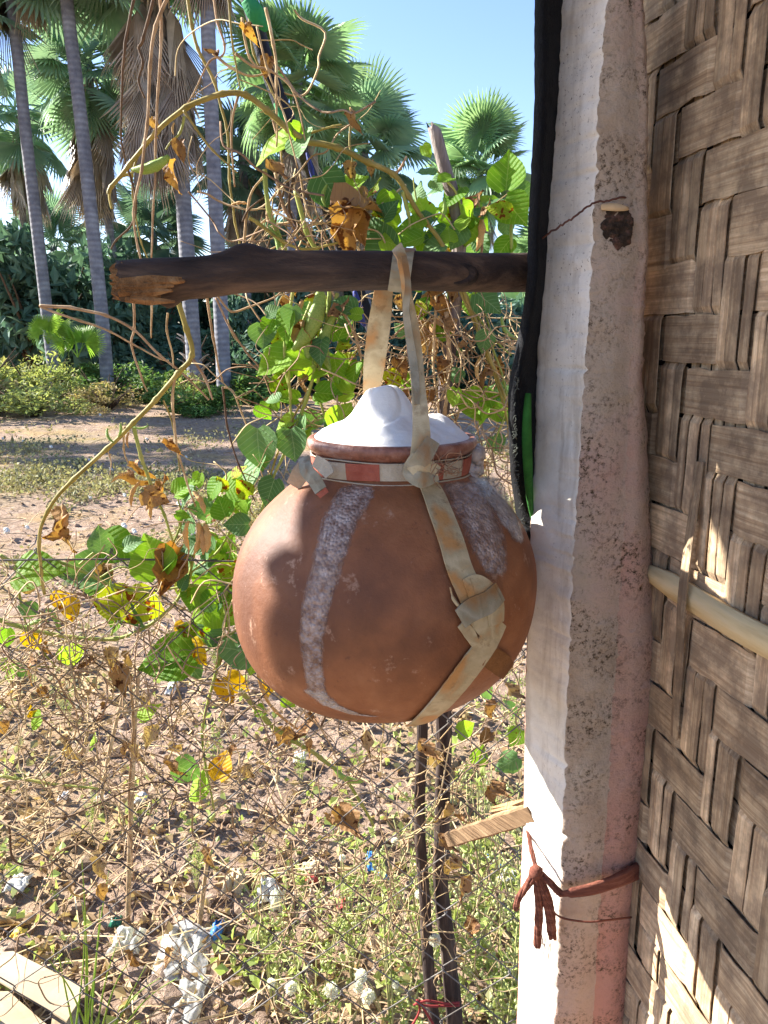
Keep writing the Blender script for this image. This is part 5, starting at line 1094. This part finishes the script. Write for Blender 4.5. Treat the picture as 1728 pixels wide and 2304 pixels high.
# ------------------------------------------------------------------ weeds with seed heads, grass
random.seed(33)
M['weed_stem'] = simple('weed_stem', [S(140, 140, 84), S(180, 176, 120)], 20, rough=.7, bs=0, rand=.3)
M['bud'] = simple('weed_bud', [S(172, 182, 110), S(206, 208, 150)], 60, rough=.7, bs=0, rand=.6, island=True, transl=.2)
M['seed_head'] = simple('seed_head', [S(236, 234, 228), S(248, 248, 246)], 40, rough=.9, bs=0, transl=.4)
def weed_meshes(seed):
    rg = random.Random(seed); st_, fo_, bu = MB(), MB(), MB()
    for i in range(6):
        a = rg.uniform(0, 6.28); top = Vector((math.cos(a) * rg.uniform(.04, .22), math.sin(a) * rg.uniform(.04, .22), rg.uniform(.55, 1.0))); ps = spline([Vector((0, 0, 0)), top * .45 + Vector((rg.uniform(-.02, .02), 0, .06)), top], 4)
        st_.tube(ps, [.006, .0055, .005, .0045, .004, .0035, .003, .0028, .0025], 4)
        for j in range(7):
            q = rg.uniform(.35, 1); p_ = ps[int(q * 8)]; d_ = Vector((rg.gauss(0, 1), rg.gauss(0, 1), rg.uniform(.2, 1.2))).normalized() * rg.uniform(.05, .16); e_ = p_ + d_
            st_.tube([p_, p_ + d_ * .5 + Vector((0, 0, .01)), e_], [.0025, .002, .0015], 3)
            for _ in range(rg.randint(1, 3)):
                e2 = e_ + Vector((rg.gauss(0, .018), rg.gauss(0, .018), rg.gauss(0, .018))); bu.lump(e2, rg.uniform(.005, .0095), jit=.1, sq=(.8, .8, 1.25))
            for _ in range(4):
                c_ = p_ + d_ * rg.uniform(0, .9); card(fo_, c_, rg.uniform(.03, .06), rg.uniform(.005, .010), rg, .6)
    return st_.mesh('stem', M['weed_stem']), fo_.mesh('foliage', M['cover_bright'], smooth=False), bu.mesh('buds', M['bud'])
WM = [weed_meshes(i) for i in range(5)]
def seed_mesh(seed):
    rg = random.Random(seed); mb = MB()
    for _ in range(170):
        d_ = Vector((rg.gauss(0, 1), rg.gauss(0, 1), rg.gauss(0, 1))).normalized(); e = d_.orthogonal().normalized() * .09; L = rg.uniform(.85, 1.05)
        mb.add([d_ * .1, d_ * L + e, d_ * L - e], [(0, 1, 2)]); e = d_.cross(e); mb.add([d_ * .1, d_ * L + e, d_ * L - e], [(0, 1, 2)])
    mb.lump((0, 0, 0), .45); return mb.mesh('seed_head', M['seed_head'], smooth=False)
SM = [seed_mesh(i) for i in range(3)]
def weed(x, y, h, sm, heads, label, group=None):
    o = thing('weed', label, 'weed', (x, y, gh(x, y)), group); mt = Matrix.Translation(Vector((x, y, gh(x, y)))) @ Matrix.Rotation(U(0, 6.28), 4, 'Z') @ Matrix.Scale(h, 4)
    for nm_, me in zip(('stem', 'foliage', 'buds'), WM[sm % 5]): tag(link(nm_, me, o, mt), kind='stuff' if nm_ != 'stem' else None)
    for px, py, Y, rpx in heads:
        p_ = P(px, py, Y); link('seed_head', random.choice(SM), o, Matrix.Translation(p_) @ Matrix.Scale(rpx * PXM(py, Y), 4))
        mb = MB(); mb.tube(spline([p_, p_.lerp(Vector((x, y, .1)), .4) + Vector((0, 0, .02)), Vector((x, y, .05))], 4), .0011, 4); mb.build('stem', M['weed_stem'], o)
spots = [(-.16, 1.42, .50), (.02, 1.40, .56), (.16, 1.45, .58), (.27, 1.42, .55), (-.27, 1.55, .46), (-.08, 1.62, .52), (.10, 1.68, .56), (.24, 1.66, .62), (.36, 1.60, .60), (.30, 1.9, .5), (.33, 1.38, .5)]
hd = {0: ([(655, 2222, 1.38, 15), (610, 2212, 1.42, 11)], 'weed with two white seed heads, left of the stakes near the ground'), 1: ([(745, 2228, 1.36, 17), (828, 2242, 1.36, 17), (812, 2196, 1.36, 15), (806, 2222, 1.38, 12)], 'weed with a cluster of four round white seed heads below the pot'), 2: ([(978, 2114, 1.14, 15), (890, 2215, 1.36, 9)], 'weed with a white seed head in front of the dark stakes'), 5: ([(888, 1893, 1.5, 9), (770, 1930, 1.5, 8)], 'taller weed with small faint white seed heads under the pot'), 3: ([(942, 2012, 1.3, 10), (1000, 2150, 1.2, 10)], 'weed with fluffy seed heads right next to the stakes')}
for i, (x, y, h) in enumerate(spots):
    if i in hd: weed(x, y, h, i, hd[i][0], hd[i][1])
    else: weed(x, y, h, i, [], 'bushy weed with pale buds under the pot, %s from the left' % ORD[sorted(q[0] for k_, q in enumerate(spots) if k_ not in hd).index(x)], 'bushy weeds under the pot')
for i, (x, y, h) in enumerate([(-.62, 2.6, .22), (-.95, 2.2, .2), (-.3, 2.5, .25), (-1.3, 2.9, .25), (.5, 2.7, .4), (-.55, 1.95, .2), (.2, 3.0, .4), (.75, 3.2, .5), (-.8, 3.4, .3)]):
    weed(x, y, h, i + 2, [], 'small low weed on the bare soil beyond the fence, %s nearest' % ORD[[4, 1, 2, 3, 5, 0, 6, 7, 8][i]].replace('first nearest', 'nearest'), 'small weeds on the soil')
M['grass'] = simple('grass_blade', [S(120, 150, 50), S(170, 190, 90)], 10, rough=.5, bs=0, rand=.5, transl=.4)
gt = thing('grass_tuft', 'tuft of long thin green grass blades at the bottom left', 'grass', (G(200, 2330).x, G(200, 2330).y, 0))
for x0, x1, y1 in ((195, 185, 2030), (190, 225, 2040), (230, 300, 2150), (240, 330, 2170), (200, 110, 2160), (215, 265, 2120), (230, 360, 2200), (170, 130, 2140), (250, 400, 2200), (180, 190, 2080), (205, 245, 1960), (188, 184, 1930)):
    a = P(x0 + U(-14, 14), 2345, 1.42); e_ = P(x1, y1, 1.38 + U(-.05, .1)); a.z = min(a.z, .15); mb = MB(); m_ = a.lerp(e_, .55) + Vector((U(-.01, .01), 0, .02)); ps = spline([Vector((a.x, a.y, 0)), a, m_, e_], 5)
    mb.ribbon(ps, Vector((.2, -1, .2)), [.0045 * (1 - (i / len(ps)) ** 2) + .0006 for i in range(len(ps))], .0006, arch=.001); mb.build('blade', M['grass'], gt)
for lb, pth in (('dry upright stalk standing behind the fence, left of the yellow leaf', [(312, 1500), (300, 1700), (292, 1900), (286, 2075)]), ('short pale stalk standing behind the fence, right of the yellow leaf', [(470, 1910), (458, 2000), (446, 2085)]), ('thin leaning dry stalk behind the fence, leftmost of the three', [(282, 1540), (258, 1640), (236, 1740), (220, 1830)])):
    g_ = G(*pth[-1]); mb = MB(); ps = [P(a, b_, g_.y) for a, b_ in pth]; ps[-1].z = -.02; mb.tube(spline(ps, 5), [.0055] * 5 + [.007] * (5 * (len(ps) - 1) - 4), 7); tag(mb.build('dry_stalk', M['stem_dry']), lb, 'stalk')

# ------------------------------------------------------------------ litter people left: cardboard, plastic, cotton
M['card'] = simple('cardboard', [S(168, 148, 116), S(190, 172, 142)], 5, rough=.9, bs=.2, bd=.003, bscale=60)
M['plastic'] = simple('thin_plastic', [S(226, 228, 230), S(244, 244, 244)], 6, rough=.25, bs=.5, bd=.01, bscale=24, spec=.6, transl=.5)
t = M['plastic'].node_tree; tp = N(t, 'BsdfTransparent'); mx = N(t, 'MixShader'); mx.inputs[0].default_value = .55
lk = t.nodes['Material Output'].inputs[0].links[0].from_socket
t.links.new(lk, mx.inputs[1]); t.links.new(tp.outputs[0], mx.inputs[2]); t.links.new(mx.outputs[0], t.nodes['Material Output'].inputs[0])
M['plastic_blue'] = simple('blue_plastic', [S(50, 120, 200), S(110, 170, 226)], 8, rough=.35, bs=.4, transl=.35); M['scrap_white'] = simple('white_scrap', [S(214, 210, 204), S(236, 234, 230)], 8, rough=.8, bs=.3, transl=.3)
M['scrap_red'] = simple('red_scrap', [S(170, 60, 50), S(200, 90, 80)], 8, rough=.6, bs=.3); M['scrap_yellow'] = simple('yellow_scrap', [S(206, 170, 60), S(224, 196, 90)], 8, rough=.6, bs=.3); M['dark_green'] = simple('green_bag', [S(24, 84, 66), S(44, 110, 84)], 8, rough=.4, bs=.4)
def crumple(px, py, wpx, hpx, amp, mat, name, label, cat, seed, nx=18, ny=14, lift=.012):
    c_ = G(px, py); s_ = c_.y / (CP + (CY - py) / F * SP) / F; wd = wpx * s_; ln = hpx * s_ / max(.35, math.sin(math.atan2(H, c_.y))); vs = []; rg = random.Random(seed)
    for i in range(ny):
        for j in range(nx):
            u, v_ = j / (nx - 1) - .5, i / (ny - 1) - .5; e = .82 + .3 * noise.noise(Vector((math.atan2(v_, u) * 1.4, seed, 0)))
            x = c_.x + u * wd * e; y = c_.y + v_ * ln * e; hq = amp * (.9 - 1.8 * abs(noise.noise(Vector((u * 3.2, v_ * 3.2, seed * 3.1)))) + .5 * (.5 - abs(noise.noise(Vector((u * 8, v_ * 8, seed))))))
            hq = max(0, hq)
            hq *= 1 - (2 * max(abs(u), abs(v_))) ** 4 * .8
            vs.append((x + rg.uniform(-.002, .002), y, gh(x, y) + lift + hq))
    mb = MB(); mb.add(vs, [(i * nx + j, i * nx + j + 1, (i + 1) * nx + j + 1, (i + 1) * nx + j) for i in range(ny - 1) for j in range(nx - 1)])
    o = mb.build(name, mat, smooth=True); md = o.modifiers.new('thickness', 'SOLIDIFY'); md.thickness = .0012; return tag(o, label, cat)
crumple(415, 2150, 140, 130, .016, M['plastic'], 'plastic_bag', 'crumpled clear plastic bag on the soil at the bottom left', 'bag', 1, 40, 34)
crumple(425, 2260, 80, 110, .015, M['plastic'], 'plastic_bag', 'smaller cloudy plastic bag below the crumpled one, by the bottom edge', 'bag', 2)
crumple(290, 2130, 80, 60, .03, M['plastic'], 'plastic_bag', 'flattened clear plastic bag between the cardboard and the crumpled bag', 'bag', 3)
crumple(600, 2025, 60, 46, .05, M['scrap_white'], 'white_scrap', 'white crumpled wrapper lying left of the weeds', 'scrap', 4); crumple(625, 2045, 40, 34, .05, M['plastic'], 'white_scrap', 'bluish white wrapper touching the crumpled one', 'scrap', 5)
crumple(530, 2010, 56, 44, .06, M['card'], 'paper_scrap', 'cream crumpled paper near the short pale stalk', 'scrap', 6)
for i, (px, py, a, b_, mt, nm_, lb) in enumerate([(490, 2110, 34, 40, 'plastic_blue', 'blue_scrap', 'blue plastic scrap beside the crumpled plastic bag'), (1115, 1945, 50, 40, 'plastic_blue', 'blue_scrap', 'light blue torn plastic by the post, in the weeds'), (835, 1945, 26, 46, 'plastic_blue', 'blue_scrap', 'thin blue plastic strip on the soil under the pot'), (860, 1985, 34, 16, 'plastic_blue', 'blue_scrap', 'small blue plastic piece in front of the weeds'), (768, 2048, 26, 20, 'scrap_red', 'red_scrap', 'small red scrap among the weeds'), (700, 1990, 36, 20, 'scrap_red', 'red_scrap', 'faded red scrap on the soil left of the weeds'), (645, 2070, 24, 12, 'scrap_yellow', 'yellow_scrap', 'tiny yellow scrap in front of the white wrapper'), (262, 2092, 30, 26, 'dark_green', 'green_scrap', 'dark green bag scrap behind the grass tuft'), (42, 2122, 34, 34, 'scrap_yellow', 'yellow_scrap', 'yellow plastic ring shaped scrap by the cardboard'), (675, 1712, 34, 24, 'scrap_white', 'white_scrap', 'white scrap on bare soil below the pot'), (390, 1560, 24, 40, 'scrap_white', 'white_scrap', 'white tuft seen through the fence left of the yellow leaves'), (45, 2000, 56, 40, 'scrap_white', 'white_scrap', 'white crumpled scrap at the left edge, above the cardboard'), (320, 1815, 30, 18, 'scrap_white', 'white_scrap', 'bluish white scrap in the centre of the fence view'), (700, 1960, 50, 34, 'card', 'paper_scrap', 'beige paper scrap on the soil below the pot'), (1140, 1990, 60, 36, 'scrap_white', 'white_scrap', 'pale wrapper in the weeds next to the post'), (30, 2085, 120, 26, 'leaf_litter', 'husk', 'brown curled husk lying above the cardboard'), (145, 1810, 22, 22, 'scrap_white', 'white_scrap', 'small white scrap in the left of the fence view'), (230, 1815, 26, 16, 'scrap_white', 'white_scrap', 'small flat white scrap left of the centre of the fence view')]):
    crumple(px, py, a, b_, .022, M[mt], nm_, lb, 'husk' if nm_ == 'husk' else 'scrap', 20 + i, 9, 8, .016)
cb = thing('cardboard_sheet', 'flattened cream cardboard sheet at the bottom left corner', 'cardboard', G(80, 2240))
def sheet(parent, name, quad, z, bend):
    q = [G(a, b_, z) for a, b_ in quad]; vs = []
    for i in range(9):
        for j in range(9):
            u, v_ = i / 8, j / 8; p_ = (q[0] * (1 - u) + q[1] * u) * (1 - v_) + (q[3] * (1 - u) + q[2] * u) * v_; p_.z = z + bend * (u - .5) ** 2 + .006 * noise.noise(Vector((u * 3, v_ * 3, z * 9))); vs.append(p_)
    mb = MB(); mb.add(vs, [(i * 9 + j, i * 9 + j + 1, i * 9 + 10 + j, i * 9 + 9 + j) for i in range(8) for j in range(8)]); o = mb.build(name, M['card'], parent, smooth=False); md = o.modifiers.new('thickness', 'SOLIDIFY'); md.thickness = .004
sheet(cb, 'panel', [(-120, 2140), (30, 2142), (192, 2225), (150, 2300)], .085, .012)
sheet(cb, 'panel', [(-170, 2225), (20, 2232), (120, 2318), (-40, 2400)], .065, .01)
sheet(cb, 'flap', [(120, 2275), (172, 2250), (184, 2330), (110, 2350)], .06, .01)
# cotton bolls in the crop rows
CBM = []
for i in range(2):
    mb = MB()
    for _ in range(5): mb.lump((U(-.012, .012), U(-.012, .012), U(-.01, .01)), .018, jit=.15)
    CBM.append(mb.mesh('cotton_boll', M['scrap_white']))
rg = random.Random(12)
for i in range(30):
    px, py = rg.uniform(-20, 620), rg.choice([rg.uniform(930, 1240), rg.uniform(1060, 1300)])
    g_ = G(px, py); g_.z = gh(g_.x, g_.y) + .05
    o = link('cotton_boll', CBM[i % 2], None, Matrix.Translation(g_) @ Matrix.Scale(rg.uniform(.8, 1.3), 4)); tag(o, 'small white cotton boll among the low plants of the field', 'cotton', 'cotton bolls in the field')
